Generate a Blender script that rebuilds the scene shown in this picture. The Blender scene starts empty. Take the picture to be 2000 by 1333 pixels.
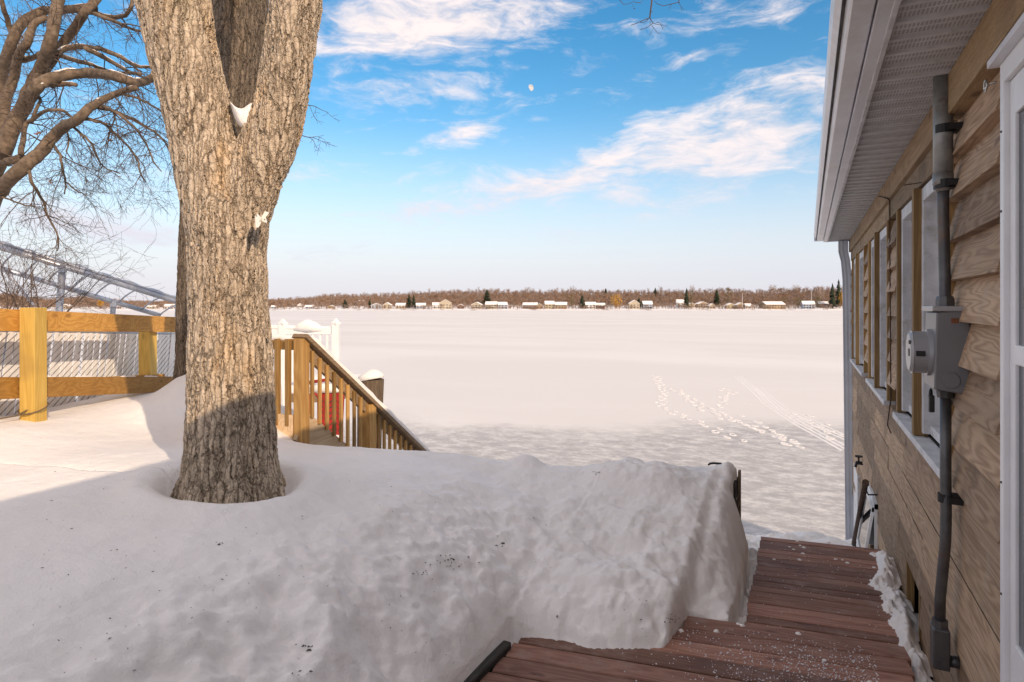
import bpy, bmesh, math, random
import numpy as np
from mathutils import Vector, Matrix

# ------------------------------------------------------------------ camera, world, sun, exposure
SC = bpy.context.scene
COL = SC.collection
F = 1250.0                                   # focal length in photo pixels (2000 wide)
YAW = math.atan(579.0 / F)
CY, SY = math.cos(YAW), math.sin(YAW)
cam = bpy.data.cameras.new("camera")
cam.sensor_width = 36.0
cam.lens = F / 2000.0 * 36.0
cam.shift_y = -66.5 / 2000.0
cam.clip_start = 0.05
cam.clip_end = 9000.0
camo = bpy.data.objects.new("camera", cam)
COL.objects.link(camo)
camo.location = (0, 0, 0)
camo.rotation_euler = (math.radians(90), 0, YAW)
SC.camera = camo
SC.render.resolution_x, SC.render.resolution_y = 1024, 682
SC.cycles.max_bounces = 6
SC.cycles.diffuse_bounces = 4
SC.cycles.glossy_bounces = 3
SC.cycles.transparent_max_bounces = 4
SC.view_settings.view_transform = 'Standard'
SC.view_settings.look = 'None'
SC.view_settings.gamma = 1.0
SC.view_settings.exposure = 0.68
SC.view_settings.use_white_balance = True
SC.view_settings.white_balance_temperature = 9800
SC.view_settings.white_balance_tint = 19

SUN_TO = Vector((0.862, -0.507, 0.0)).normalized()
SUN_EL = math.radians(25.6)
sdir = Vector((SUN_TO.x * math.cos(SUN_EL), SUN_TO.y * math.cos(SUN_EL), math.sin(SUN_EL)))
sun = bpy.data.lights.new("sun", 'SUN')
sun.energy = 2.0
sun.angle = math.radians(0.55)
sun.color = (1.0, 0.985, 0.96)
suno = bpy.data.objects.new("sun", sun)
COL.objects.link(suno)
suno.rotation_euler = (-sdir).to_track_quat('-Z', 'Y').to_euler()


def ray(px, py):
    u = (px - 1000.0) / F
    return (-SY + u * CY, CY + u * SY, (600.0 - py) / F)


def at(px, py, t):
    """the point seen at photo pixel (px, py), t metres in front of the camera"""
    r = ray(px, py)
    return Vector((r[0] * t, r[1] * t, r[2] * t))


def onx(px, py, x):
    r = ray(px, py)
    t = x / r[0]
    return Vector((x, r[1] * t, r[2] * t))


def onz(px, py, z):
    r = ray(px, py)
    t = z / r[2]
    return Vector((r[0] * t, r[1] * t, z))


def azel(px, py):
    r = ray(px, py)
    return math.atan2(r[0], r[1]), math.atan2(r[2], math.hypot(r[0], r[1]))


# ---- node helper
class NT:
    def __init__(self, tree):
        self.t = tree
        self.n = tree.nodes
        self.l = tree.links

    def new(self, typ, **kw):
        nd = self.n.new(typ)
        for k, v in kw.items():
            setattr(nd, k, v)
        return nd

    def link(self, a, b):
        self.l.new(a, b)

    def val(self, sock, v):
        if isinstance(v, bpy.types.NodeSocket):
            self.l.new(v, sock)
        else:
            sock.default_value = v

    def math(self, op, a, b=None, c=None, clamp=False):
        m = self.new('ShaderNodeMath', operation=op)
        m.use_clamp = clamp
        self.val(m.inputs[0], a)
        if b is not None:
            self.val(m.inputs[1], b)
        if c is not None:
            self.val(m.inputs[2], c)
        return m.outputs[0]

    def vmath(self, op, a, b=None):
        m = self.new('ShaderNodeVectorMath', operation=op)
        self.val(m.inputs[0], a)
        if b is not None:
            self.val(m.inputs[1], b)
        return m.outputs['Value'] if op in ('LENGTH', 'DOT_PRODUCT') else m.outputs[0]

    def rng(self, x, a, b, c=0.0, d=1.0, smooth=True):
        m = self.new('ShaderNodeMapRange')
        m.interpolation_type = 'SMOOTHSTEP' if smooth else 'LINEAR'
        self.val(m.inputs[0], x)
        for i, v in enumerate((a, b, c, d)):
            m.inputs[1 + i].default_value = v
        return m.outputs[0]

    def mapping(self, v, scale=(1, 1, 1), loc=(0, 0, 0), rot=(0, 0, 0)):
        m = self.new('ShaderNodeMapping')
        self.val(m.inputs[0], v)
        self.val(m.inputs['Location'], loc)
        m.inputs['Rotation'].default_value = rot
        m.inputs['Scale'].default_value = scale
        return m.outputs[0]

    def noise(self, v, scale, detail=4, rough=0.55, dist=0.0, out='Fac'):
        m = self.new('ShaderNodeTexNoise')
        self.val(m.inputs['Vector'], v)
        m.inputs['Scale'].default_value = scale
        m.inputs['Detail'].default_value = detail
        m.inputs['Roughness'].default_value = rough
        m.inputs['Distortion'].default_value = dist
        return m.outputs[0 if out == 'Fac' else 'Color']

    def mix(self, fac, a, b, kind='MIX'):
        m = self.new('ShaderNodeMix', data_type='RGBA', blend_type=kind)
        self.val(m.inputs[0], fac)
        for s, v in ((m.inputs[6], a), (m.inputs[7], b)):
            if isinstance(v, bpy.types.NodeSocket):
                self.l.new(v, s)
            else:
                s.default_value = (*v, 1.0) if len(v) == 3 else v
        return m.outputs[2]

    def ramp(self, fac, stops):
        m = self.new('ShaderNodeValToRGB')
        self.val(m.inputs[0], fac)
        e = m.color_ramp.elements
        while len(e) < len(stops):
            e.new(0.5)
        for el, (p, c) in zip(e, stops):
            el.position = p
            el.color = (*c, 1.0)
        return m.outputs[0]


# ---- sky: physical sky with thin streaky clouds
wd = bpy.data.worlds.new("World")
SC.world = wd
wd.use_nodes = True
w = NT(wd.node_tree)
w.n.clear()
sky = w.new('ShaderNodeTexSky', sky_type='NISHITA')
sky.sun_disc = False
sky.sun_elevation = SUN_EL
sky.sun_rotation = math.atan2(SUN_TO.x, SUN_TO.y)
sky.altitude = 200
sky.air_density = 1.0
sky.dust_density = 0.6
sky.ozone_density = 2.2
tc = w.new('ShaderNodeTexCoord')
gen = tc.outputs['Generated']
sep = w.new('ShaderNodeSeparateXYZ')
w.link(gen, sep.inputs[0])
az = w.math('ARCTAN2', sep.outputs[0], sep.outputs[1])
el = w.math('ARCSINE', sep.outputs[2])
comb = w.new('ShaderNodeCombineXYZ')
w.link(az, comb.inputs[0])
w.link(el, comb.inputs[1])
ae = comb.outputs[0]
warp = w.noise(w.mapping(ae, (3, 7, 1)), 2.0, 3, 0.5, 0, 'Color')
aew = w.vmath('ADD', ae, w.vmath('MULTIPLY', w.vmath('SUBTRACT', warp, (0.5, 0.5, 0.5)), (0.10, 0.05, 0.0)))
# main banks of cloud: centre pixel, half length, half height (radians), tilt, weight
banks = [((830, 50), .31, .072, .12, 1.0), ((1440, 270), .33, .092, .24, .95), ((1090, 345), .30, .044, .26, .85),
         ((830, 400), .16, .020, .15, .65), ((900, 258), .10, .030, .35, .62), ((790, 178), .15, .026, .1, .55),
         ((1360, 112), .12, .018, .1, .42), ((1500, 20), .16, .03, .0, .45), ((150, 440), .24, .034, -.02, .65),
         ((650, 330), .14, .018, .05, .42)]
cover = None
for (p, la, le, tilt, wt) in banks:
    a0, e0 = azel(*p)
    q = w.mapping(w.vmath('SUBTRACT', aew, (a0, e0, 0)), (1, 1, 1), (0, 0, 0), (0, 0, -tilt))
    q = w.vmath('MULTIPLY', q, (1 / la, 1 / le, 0))
    g = w.math('MULTIPLY', w.rng(w.vmath('LENGTH', q), 1.25, 0.05), wt)
    cover = g if cover is None else w.math('MAXIMUM', cover, g)
# denser cloud added over the unseen rest of the sky, to brighten the shade
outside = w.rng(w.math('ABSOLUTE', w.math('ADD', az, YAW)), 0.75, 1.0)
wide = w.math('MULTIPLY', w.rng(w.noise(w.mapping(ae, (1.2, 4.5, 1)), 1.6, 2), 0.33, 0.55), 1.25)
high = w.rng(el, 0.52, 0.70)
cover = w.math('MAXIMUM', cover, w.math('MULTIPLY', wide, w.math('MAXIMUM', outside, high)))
st = w.mapping(aew, (3.2, 13, 1), (0, 0, 0), (0, 0, -.22))
n1 = w.noise(st, 2.2, 7, 0.62, 0.5)
n2 = w.noise(w.mapping(aew, (9, 24, 1), (3, 1, 0), (0, 0, -.28)), 2.6, 4, 0.65, 0.3)
nn = w.math('ADD', w.math('MULTIPLY', n1, 0.70), w.math('MULTIPLY', n2, 0.30))
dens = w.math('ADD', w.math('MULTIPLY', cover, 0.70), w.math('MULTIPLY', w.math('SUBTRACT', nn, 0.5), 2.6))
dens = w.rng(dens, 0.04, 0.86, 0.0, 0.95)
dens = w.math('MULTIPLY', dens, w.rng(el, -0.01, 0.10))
veil = w.math('MULTIPLY', w.rng(el, 0.31, 0.01), 0.92)         # bright thin veil low over the horizon
cl = w.mix(w.rng(nn, 0.35, 0.65), (3.15, 3.65, 4.8), (3.75, 4.25, 5.4))
hs = w.new('ShaderNodeHueSaturation')
hs.inputs['Saturation'].default_value = 1.48
w.link(sky.outputs[0], hs.inputs['Color'])
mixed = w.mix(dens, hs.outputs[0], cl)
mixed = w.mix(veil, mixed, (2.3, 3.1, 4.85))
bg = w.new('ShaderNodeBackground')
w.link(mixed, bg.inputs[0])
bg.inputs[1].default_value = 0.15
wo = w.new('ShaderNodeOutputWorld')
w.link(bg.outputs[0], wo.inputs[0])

rnd = random.Random(7)


# ------------------------------------------------------------------ object helpers
def setp(o, label=None, cat=None, group=None, kind=None):
    if label:
        o['label'] = label
    if cat:
        o['category'] = cat
    if group:
        o['group'] = group
    if kind:
        o['kind'] = kind
    return o


def empty(name, loc, label=None, cat=None, group=None):
    o = bpy.data.objects.new(name, None)
    o.empty_display_size = 0.1
    COL.objects.link(o)
    o.location = loc
    return setp(o, label, cat, group)


def link(name, me, mat=None, parent=None):
    if mat is not None and len(me.materials) == 0:
        me.materials.append(mat)
    o = bpy.data.objects.new(name, me)
    COL.objects.link(o)
    if parent is not None:
        o.parent = parent
        p, off = parent, Vector((0, 0, 0))
        while p is not None:
            off += p.location
            p = p.parent
        o.location = -off
    return o


class MB:
    """collects shapes in world coordinates; build() makes one mesh object"""

    def __init__(self):
        self.v = []
        self.f = []

    def add(self, vs, fs):
        b = len(self.v)
        self.v += [tuple(p) for p in vs]
        self.f += [tuple(i + b for i in q) for q in fs]
        return self

    def box(self, x0, x1, y0, y1, z0, z1, m=None):
        vs = [Vector((x, y, z)) for x in (x0, x1) for y in (y0, y1) for z in (z0, z1)]
        if m is not None:
            vs = [m @ p for p in vs]
        return self.add(vs, [(0, 1, 3, 2), (4, 6, 7, 5), (0, 4, 5, 1), (2, 3, 7, 6), (0, 2, 6, 4), (1, 5, 7, 3)])

    def bar(self, a, b, wd_, th, up=(0, 0, 1)):
        """rectangular bar from a to b, wd_ across, th along up"""
        a, b = Vector(a), Vector(b)
        d = (b - a).normalized()
        up = Vector(up)
        s = d.cross(up)
        if s.length < 1e-5:
            s = d.cross(Vector((1, 0, 0)))
        s.normalize()
        n = s.cross(d).normalized()
        vs = []
        for p in (a, b):
            for i, j in ((-1, -1), (1, -1), (1, 1), (-1, 1)):
                vs.append(p + s * (i * wd_ / 2) + n * (j * th / 2))
        return self.add(vs, [(0, 3, 2, 1), (4, 5, 6, 7), (0, 1, 5, 4), (1, 2, 6, 5), (2, 3, 7, 6), (3, 0, 4, 7)])

    def tube(self, pts, radii, n=8, cap=True):
        pts = [Vector(p) for p in pts]
        if not hasattr(radii, '__len__'):
            radii = [radii] * len(pts)
        rings = []
        u = None
        for i, p in enumerate(pts):
            d = (pts[min(i + 1, len(pts) - 1)] - pts[max(i - 1, 0)])
            if d.length < 1e-9:
                d = Vector((0, 0, 1))
            d.normalize()
            if u is None:
                u = d.orthogonal().normalized()
            else:
                u = (u - d * u.dot(d))
                u = u.normalized() if u.length > 1e-6 else d.orthogonal().normalized()
            v = d.cross(u)
            rings.append([p + (u * math.cos(2 * math.pi * k / n) + v * math.sin(2 * math.pi * k / n)) * radii[i] for k in range(n)])
        vs = [q for r in rings for q in r]
        fs = []
        for i in range(len(rings) - 1):
            for k in range(n):
                a, b = i * n + k, i * n + (k + 1) % n
                fs.append((a, b, b + n, a + n))
        if cap:
            fs.append(tuple(range(n))[::-1])
            fs.append(tuple(range((len(rings) - 1) * n, len(rings) * n)))
        return self.add(vs, fs)

    def prism(self, prof, a, b, axis='y'):
        """profile of (x, z) points extruded from y=a to y=b"""
        n = len(prof)
        vs = [Vector((x, a, z)) for x, z in prof] + [Vector((x, b, z)) for x, z in prof]
        fs = [(i, (i + 1) % n, (i + 1) % n + n, i + n) for i in range(n)]
        fs += [tuple(range(n))[::-1], tuple(range(n, 2 * n))]
        return self.add(vs, fs)

    def mesh(self, name, smooth=False):
        me = bpy.data.meshes.new(name)
        me.from_pydata(self.v, [], self.f)
        bm = bmesh.new()
        bm.from_mesh(me)
        bmesh.ops.recalc_face_normals(bm, faces=bm.faces)
        bm.to_mesh(me)
        bm.free()
        if smooth:
            me.polygons.foreach_set('use_smooth', [True] * len(me.polygons))
        me.update()
        return me

    def build(self, name, mat, parent=None, smooth=False):
        return link(name, self.mesh(name, smooth), mat, parent)


def bevel(o, wdt=0.003, seg=2):
    m = o.modifiers.new('bevel', 'BEVEL')
    m.width = wdt
    m.segments = seg
    m.limit_method = 'ANGLE'
    return o


# ---- numpy value noise
def _h(ix, iy, seed):
    n = (ix * 374761393 + iy * 668265263 + seed * 1442695041) & 0xFFFFFFFF
    n = ((n ^ (n >> 13)) * 1274126177) & 0xFFFFFFFF
    n = n ^ (n >> 16)
    return (n & 0xFFFF) / 65535.0


def vnoise(x, y, seed=0):
    x, y = np.asarray(x, float), np.asarray(y, float)
    ix, iy = np.floor(x).astype(np.int64), np.floor(y).astype(np.int64)
    fx, fy = x - ix, y - iy
    fx = fx * fx * fx * (fx * (fx * 6 - 15) + 10)
    fy = fy * fy * fy * (fy * (fy * 6 - 15) + 10)
    a, b = _h(ix, iy, seed), _h(ix + 1, iy, seed)
    c, d = _h(ix, iy + 1, seed), _h(ix + 1, iy + 1, seed)
    return (a * (1 - fx) + b * fx) * (1 - fy) + (c * (1 - fx) + d * fx) * fy


def fbm(x, y, seed=0, oc=4, gain=0.5):
    s, a, tot = 0, 1.0, 0
    for i in range(oc):
        s = s + a * (vnoise(x * 2 ** i + i * 7.3, y * 2 ** i - i * 3.1, seed + i) - 0.5)
        tot += a
        a *= gain
    return s / tot * 2


def sstep(x, a, b):
    t = np.clip((np.asarray(x, float) - a) / (b - a), 0, 1)
    return t * t * (3 - 2 * t)


# ------------------------------------------------------------------ materials
def mat_new(name):
    m = bpy.data.materials.new(name)
    m.use_nodes = True
    n = NT(m.node_tree)
    b = n.n['Principled BSDF']
    return m, n, b


def bump(n, b, h, strength=0.5, dist=0.01):
    bp = n.new('ShaderNodeBump')
    bp.inputs['Strength'].default_value = strength
    bp.inputs['Distance'].default_value = dist
    n.link(h, bp.inputs['Height'])
    n.link(bp.outputs[0], b.inputs['Normal'])
    return bp


def coords(n, rand=0.0):
    tcx = n.new('ShaderNodeTexCoord')
    v = tcx.outputs['Object']
    if rand:
        oi = n.new('ShaderNodeObjectInfo')
        v = n.vmath('ADD', v, n.vmath('MULTIPLY', (rand, rand * 1.7, rand * .6), oi.outputs['Random']))
        # vector * scalar through three equal components
    return v


def objrand(n):
    return n.new('ShaderNodeObjectInfo').outputs['Random']


def randvec(n, s):
    r = objrand(n)
    c = n.new('ShaderNodeCombineXYZ')
    for i in range(3):
        n.link(n.math('MULTIPLY', r, s * (1 + i * .37)), c.inputs[i])
    return c.outputs[0]


def plain(name, col, rough=0.6, metal=0.0, var=0.12, scale=8.0, bmp=0.15, dirt=None, spec=0.5):
    m, n, b = mat_new(name)
    v = coords(n)
    f = n.noise(v, scale, 5, 0.6)
    lo = tuple(c * (1 - var) for c in col)
    hi = tuple(min(1, c * (1 + var)) for c in col)
    c = n.mix(n.rng(f, .3, .7), lo, hi)
    if dirt:
        d = n.rng(n.noise(v, scale * .45, 6, .7), .52, .72)
        c = n.mix(d, c, dirt)
    n.link(c, b.inputs['Base Color'])
    b.inputs['Roughness'].default_value = rough
    b.inputs['Metallic'].default_value = metal
    b.inputs['Specular IOR Level'].default_value = spec
    if bmp:
        bump(n, b, n.noise(v, scale * 6, 4, .6), bmp, .004)
    return m


def snow_mat():
    m, n, b = mat_new('snow')
    v = coords(n)
    f1 = n.noise(v, 1.1, 4, .55)
    f2 = n.noise(v, 9.0, 5, .6)
    c = n.mix(n.rng(f1, .3, .7), (.865, .82, .775), (.91, .87, .83))
    c = n.mix(n.math('MULTIPLY', n.rng(f2, .55, .75), .25), c, (.76, .71, .66))
    n.link(c, b.inputs['Base Color'])
    b.inputs['Roughness'].default_value = .75
    b.inputs['Specular IOR Level'].default_value = .25
    h = n.math('ADD', n.math('MULTIPLY', n.noise(v, 11, 6, .72), 1.0), n.math('MULTIPLY', n.noise(v, 160, 3, .6), .10))
    bump(n, b, h, .5, .028)
    return m


def lake_mat():
    m, n, b = mat_new('lake_snow')
    v = coords(n)
    big = n.noise(n.mapping(v, (.02, .045, 1), (0, 0, 0), (0, 0, .35)), 1.0, 5, .6, .6)
    # wind-scoured grey ice close to the shore, drifted snow farther out
    sp = n.new('ShaderNodeSeparateXYZ')
    n.link(v, sp.inputs[0])
    along = n.math('ADD', n.math('MULTIPLY', sp.outputs[0], -SY), n.math('MULTIPLY', sp.outputs[1], CY))
    edge = n.math('ADD', along, n.math('MULTIPLY', n.math('SUBTRACT', n.noise(n.mapping(v, (.10, .10, 1)), 1.0, 5, .6), .5), 15.0))
    near = n.rng(edge, 30.0, 24.5)
    fine = n.noise(n.mapping(v, (1.3, 1.9, 1), (0, 0, 0), (0, 0, .42)), 1.0, 9, .82)
    snowc = n.mix(n.rng(big, .35, .65), (.70, .665, .635), (.76, .725, .695))
    icec = n.mix(n.rng(fine, .42, .62), (.36, .35, .345), (.63, .61, .59))
    c = n.mix(n.math('MULTIPLY', near, .9), snowc, icec)
    n.link(c, b.inputs['Base Color'])
    b.inputs['Roughness'].default_value = .7
    b.inputs['Specular IOR Level'].default_value = .2
    h = n.noise(n.mapping(v, (.35, 1.0, 1), (0, 0, 0), (0, 0, .4)), 1.6, 6, .6)
    bump(n, b, h, .16, .05)
    return m


def bark_mat(name, c0, c1, crack, sc=1.0, disp=.016):
    m, n, b = mat_new(name)
    v = coords(n)
    wv = n.vmath('ADD', v, n.vmath('MULTIPLY', n.vmath('SUBTRACT', n.noise(v, 7 * sc, 3, .5, 0, 'Color'), (.5, .5, .5)), (.05, .05, .10)))
    fw = n.vmath('MULTIPLY', n.vmath('SUBTRACT', n.noise(v, 55 * sc, 3, .6, 0, 'Color'), (.5, .5, .5)), (.022, .022, .03))
    wv = n.vmath('ADD', wv, fw)
    q = n.mapping(wv, (31 * sc, 31 * sc, 5.5 * sc))
    vo = n.new('ShaderNodeTexVoronoi', feature='DISTANCE_TO_EDGE')
    n.link(q, vo.inputs['Vector'])
    vo.inputs['Scale'].default_value = 1.0
    q2 = n.mapping(wv, (19 * sc, 19 * sc, 19 * sc), (3, 5, 1))
    vo2 = n.new('ShaderNodeTexVoronoi', feature='DISTANCE_TO_EDGE')
    n.link(q2, vo2.inputs['Vector'])
    vo2.inputs['Scale'].default_value = 1.0
    e1 = n.rng(vo.outputs['Distance'], 0.0, 0.26)
    e2 = n.rng(vo2.outputs['Distance'], 0.0, 0.10)
    vs = n.noise(n.mapping(v, (60 * sc, 60 * sc, 11 * sc)), 1.0, 6, .68)
    big = n.noise(n.mapping(v, (4, 4, 1.2)), 1.0, 4, .55)
    fine = n.noise(v, 120 * sc, 3, .6)
    c = n.mix(n.rng(vs, .3, .7), c0, c1)
    c = n.mix(n.math('MULTIPLY', n.rng(big, .56, .72), .5), c, (c1[0] * 1.05, c1[1] * .80, c1[2] * .52))
    c = n.mix(n.math('MULTIPLY', n.rng(n.noise(v, 2.3, 3, .5), .58, .72), .35), c, (c0[0] * .9, c0[1] * .95, c0[2] * .75))
    c = n.mix(n.math('MULTIPLY', n.math('SUBTRACT', 1.0, e2), .35), c, crack)
    c = n.mix(n.math('MULTIPLY', n.math('SUBTRACT', 1.0, n.rng(vo.outputs['Distance'], 0.0, .12)), n.rng(vs, .25, .75, .45, .95)), c, crack)
    n.link(c, b.inputs['Base Color'])
    b.inputs['Roughness'].default_value = .9
    b.inputs['Specular IOR Level'].default_value = .15
    fur = n.noise(n.mapping(wv, (17 * sc, 17 * sc, 1.6 * sc), (7, 2, 4)), 1.0, 3, .5)
    furrow = n.rng(n.math('ABSOLUTE', n.math('SUBTRACT', fur, .5)), 0.0, .055)
    c = n.mix(n.math('MULTIPLY', n.math('SUBTRACT', 1.0, furrow), .35), c, crack)
    n.link(c, b.inputs['Base Color'])
    h = n.math('ADD', n.math('MULTIPLY', e1, .45), n.math('ADD', n.math('MULTIPLY', e2, .14), n.math('ADD', n.math('MULTIPLY', vs, .65), n.math('MULTIPLY', furrow, .75))))
    if disp:
        d = n.new('ShaderNodeDisplacement')
        d.inputs['Scale'].default_value = disp
        d.inputs['Midlevel'].default_value = 1.5
        n.link(n.math('ADD', h, n.math('MULTIPLY', fine, .08)), d.inputs['Height'])
        n.link(d.outputs[0], n.n['Material Output'].inputs['Displacement'])
        m.displacement_method = 'BOTH'
    else:
        bump(n, b, h, .8, .015)
    return m


def wood_mat(name, c0, c1, dark, axis='x', grain=9.0, rough=.7, wear=None, figure=1.0, bmp=.4, rings=False):
    """sawn timber: grain runs along the given axis, each board with its own figure and tone"""
    m, n, b = mat_new(name)
    v = n.vmath('ADD', coords(n), randvec(n, 31.0))
    s = {'x': (.10, 1, 1), 'y': (1, .10, 1), 'z': (1, 1, .08)}[axis]
    q = n.mapping(v, s)
    qd = n.vmath('ADD', q, n.vmath('MULTIPLY', n.vmath('SUBTRACT', n.noise(q, grain * .7, 2, .5, 0, 'Color'), (.5, .5, .5)), (.10 * figure,) * 3))
    fig = n.noise(qd, grain * .9, 2, .4)
    bands = n.math('FRACT', n.math('MULTIPLY', fig, 13.0))
    bands = n.math('ABSOLUTE', n.math('SUBTRACT', n.math('MULTIPLY', bands, 2.0), 1.0))
    fib = n.noise(n.mapping(v, tuple(a * (14 if a == 1 else 4) for a in s)), 8.0, 5, .7)
    f = n.math('ADD', n.math('MULTIPLY', bands, .35 if rings else .2), n.math('ADD', n.math('MULTIPLY', fib, .50), n.math('MULTIPLY', fig, .25)))
    c = n.mix(n.rng(f, .28, .72), c0, c1)
    c = n.mix(n.math('MULTIPLY', n.rng(n.noise(v, 2.2, 3, .5), .55, .78), .55), c, dark)
    vk = n.new('ShaderNodeTexVoronoi')
    n.link(n.mapping(v, tuple(a * (5.5 if a == 1 else 22) for a in s)), vk.inputs['Vector'])
    vk.inputs['Scale'].default_value = 1.0
    c = n.mix(n.math('MULTIPLY', n.rng(vk.outputs['Distance'], .13, .06), .75), c, dark)
    tone = n.math('ADD', .60, n.math('MULTIPLY', objrand(n), .74))
    tn = n.new('ShaderNodeCombineXYZ')
    for i in range(3):
        n.link(tone, tn.inputs[i])
    c = n.mix(1.0, c, tn.outputs[0], 'MULTIPLY')
    if wear:
        wf = n.rng(n.noise(v, 5.0, 6, .7), .50, .72)
        c = n.mix(n.math('MULTIPLY', wf, .55), c, wear)
    n.link(c, b.inputs['Base Color'])
    b.inputs['Roughness'].default_value = rough
    b.inputs['Specular IOR Level'].default_value = .3
    bump(n, b, n.math('ADD', n.math('MULTIPLY', bands, .5), fib), bmp, .004)
    return m


M = {}
M['snow'] = snow_mat()
M['lake'] = lake_mat()
M['track'] = plain('track_snow', (.78, .745, .715), .8, 0, .05, 6, .2)
M['bark'] = bark_mat('oak_bark', (.43, .325, .235), (.74, .60, .46), (.085, .060, .040))
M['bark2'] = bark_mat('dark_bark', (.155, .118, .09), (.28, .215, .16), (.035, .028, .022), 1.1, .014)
M['twig'] = plain('branch_bark', (.165, .118, .085), .9, 0, .35, 14, .5, None, .15)
M['twigdark'] = plain('twig_bark', (.11, .078, .062), .9, 0, .3, 20, 0, None, .15)
M['siding'] = wood_mat('siding_wood', (.28, .172, .108), (.45, .30, .20), (.125, .072, .048), 'y', 11.0, .8, (.40, .315, .25), 1.1, .6, True)
M['frame_wood'] = wood_mat('framing_wood', (.27, .15, .06), (.42, .25, .11), (.16, .08, .035), 'z', 8.0, .7)
M['frieze'] = wood_mat('frieze_wood', (.27, .17, .095), (.42, .28, .17), (.13, .08, .05), 'y', 7.0, .75, None, 1.5)
M['osb'] = wood_mat('strand_board', (.26, .15, .075), (.50, .34, .20), (.12, .07, .04), 'y', 40.0, .8, None, 3.0)
M['deck'] = wood_mat('deck_wood', (.235, .100, .068), (.40, .205, .145), (.13, .050, .036), 'x', 9.0, .62, (.36, .25, .215), 1.0, .5)
M['fence_post'] = wood_mat('new_post_wood', (.56, .34, .085), (.72, .47, .14), (.36, .20, .06), 'z', 8.0, .6)
M['fence_rail'] = wood_mat('rail_wood', (.40, .185, .045), (.60, .31, .09), (.26, .11, .03), 'y', 8.0, .6, None, 1.4)
M['stair_wood'] = wood_mat('stair_wood', (.36, .185, .062), (.55, .32, .12), (.18, .10, .045), 'z', 9.0, .65)
M['stair_rail'] = wood_mat('stair_rail_wood', (.20, .13, .075), (.32, .22, .14), (.10, .07, .045), 'y', 9.0, .7)
M['stringer'] = wood_mat('stringer_wood', (.44, .30, .18), (.60, .44, .29), (.25, .16, .09), 'y', 7.0, .7)
M['pile'] = wood_mat('weathered_pile', (.15, .10, .065), (.31, .22, .15), (.07, .05, .035), 'z', 14.0, .9, None, .6, .9)
M['darkwood'] = wood_mat('old_timber', (.028, .026, .022), (.07, .064, .055), (.015, .013, .011), 'y', 9.0, .8, None, 1, .6)
M['white'] = plain('white_paint', (.78, .78, .78), .45, 0, .05, 5, .08)
M['oldwhite'] = plain('weathered_white_paint', (.60, .60, .61), .6, 0, .14, 9, .3, (.40, .36, .32))
M['vinyl'] = plain('white_vinyl', (.82, .81, .79), .4, 0, .04, 5, .0)
M['gutter'] = plain('white_aluminium', (.72, .73, .77), .35, 0, .06, 3, .05, (.60, .58, .56))
M['downspout'] = plain('grey_white_aluminium', (.52, .56, .62), .4, 0, .06, 4, .05)
M['pipe'] = plain('grey_steel_conduit', (.115, .115, .118), .45, .55, .2, 12, .1, (.16, .11, .085))
M['mast'] = plain('galvanised_mast', (.28, .285, .275), .5, .4, .22, 12, .15, (.17, .11, .075))
M['box'] = plain('grey_enamel', (.185, .185, .192), .4, .15, .06, 4, .04)
M['can'] = plain('meter_can_enamel', (.36, .36, .37), .35, .2, .05, 4, .03)
M['black'] = plain('black_metal', (.018, .017, .017), .5, .2, .2, 8, .05)
M['rust'] = plain('rusty_iron', (.095, .055, .038), .8, .2, .4, 22, .4)
M['steel'] = plain('bright_steel', (.50, .49, .47), .35, .9, .1, 20, 0)
M['wire'] = plain('chain_link_wire', (.10, .10, .11), .5, .5, .1, 20, 0)
M['slat'] = plain('white_plastic_slat', (.88, .86, .83), .5, 0, .1, 3, 0)
M['galv'] = plain('galvanised_tube', (.42, .45, .50), .38, .55, .10, 3, .03)
M['red'] = plain('red_paint', (.40, .022, .016), .5, 0, .2, 8, .05)
M['bracket'] = plain('white_bracket_plastic', (.80, .77, .70), .5, 0, .08, 20, .05)
M['rubble'] = plain('dark_rock', (.045, .042, .04), .9, 0, .4, 30, .5)
M['debris'] = plain('dead_leaf_brown', (.045, .028, .018), .9, 0, .5, 40, 0)
M['leaf'] = plain('rust_leaf', (.22, .075, .03), .8, 0, .3, 30, 0)
M['dark'] = plain('unlit_cavity', (.02, .016, .012), .9, 0, .2, 5, 0)
M['concrete'] = plain('foundation_concrete', (.34, .31, .28), .9, 0, .15, 6, .4)
M['shingle'] = plain('roof_shingle', (.10, .095, .09), .9, 0, .25, 15, .4)
M['salt'] = plain('ice_melt_grain', (.80, .82, .86), .35, 0, .06, 30, 0)
M['curtain'] = plain('interior_wall', (.10, .10, .11), .8, 0, .3, 3, 0)


def glass_mat():
    m, n, b = mat_new('window_glass')
    b.inputs['Base Color'].default_value = (.018, .022, .028, 1)
    b.inputs['Roughness'].default_value = .03
    b.inputs['Specular IOR Level'].default_value = .8
    v = coords(n)
    bump(n, b, n.noise(v, 2.5, 2, .5), .05, .01)
    return m


def door_glass_mat():
    m, n, b = mat_new('storm_door_glass')
    b.inputs['Base Color'].default_value = (.012, .018, .030, 1)
    b.inputs['Roughness'].default_value = .015
    b.inputs['IOR'].default_value = 2.6
    return m


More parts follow.
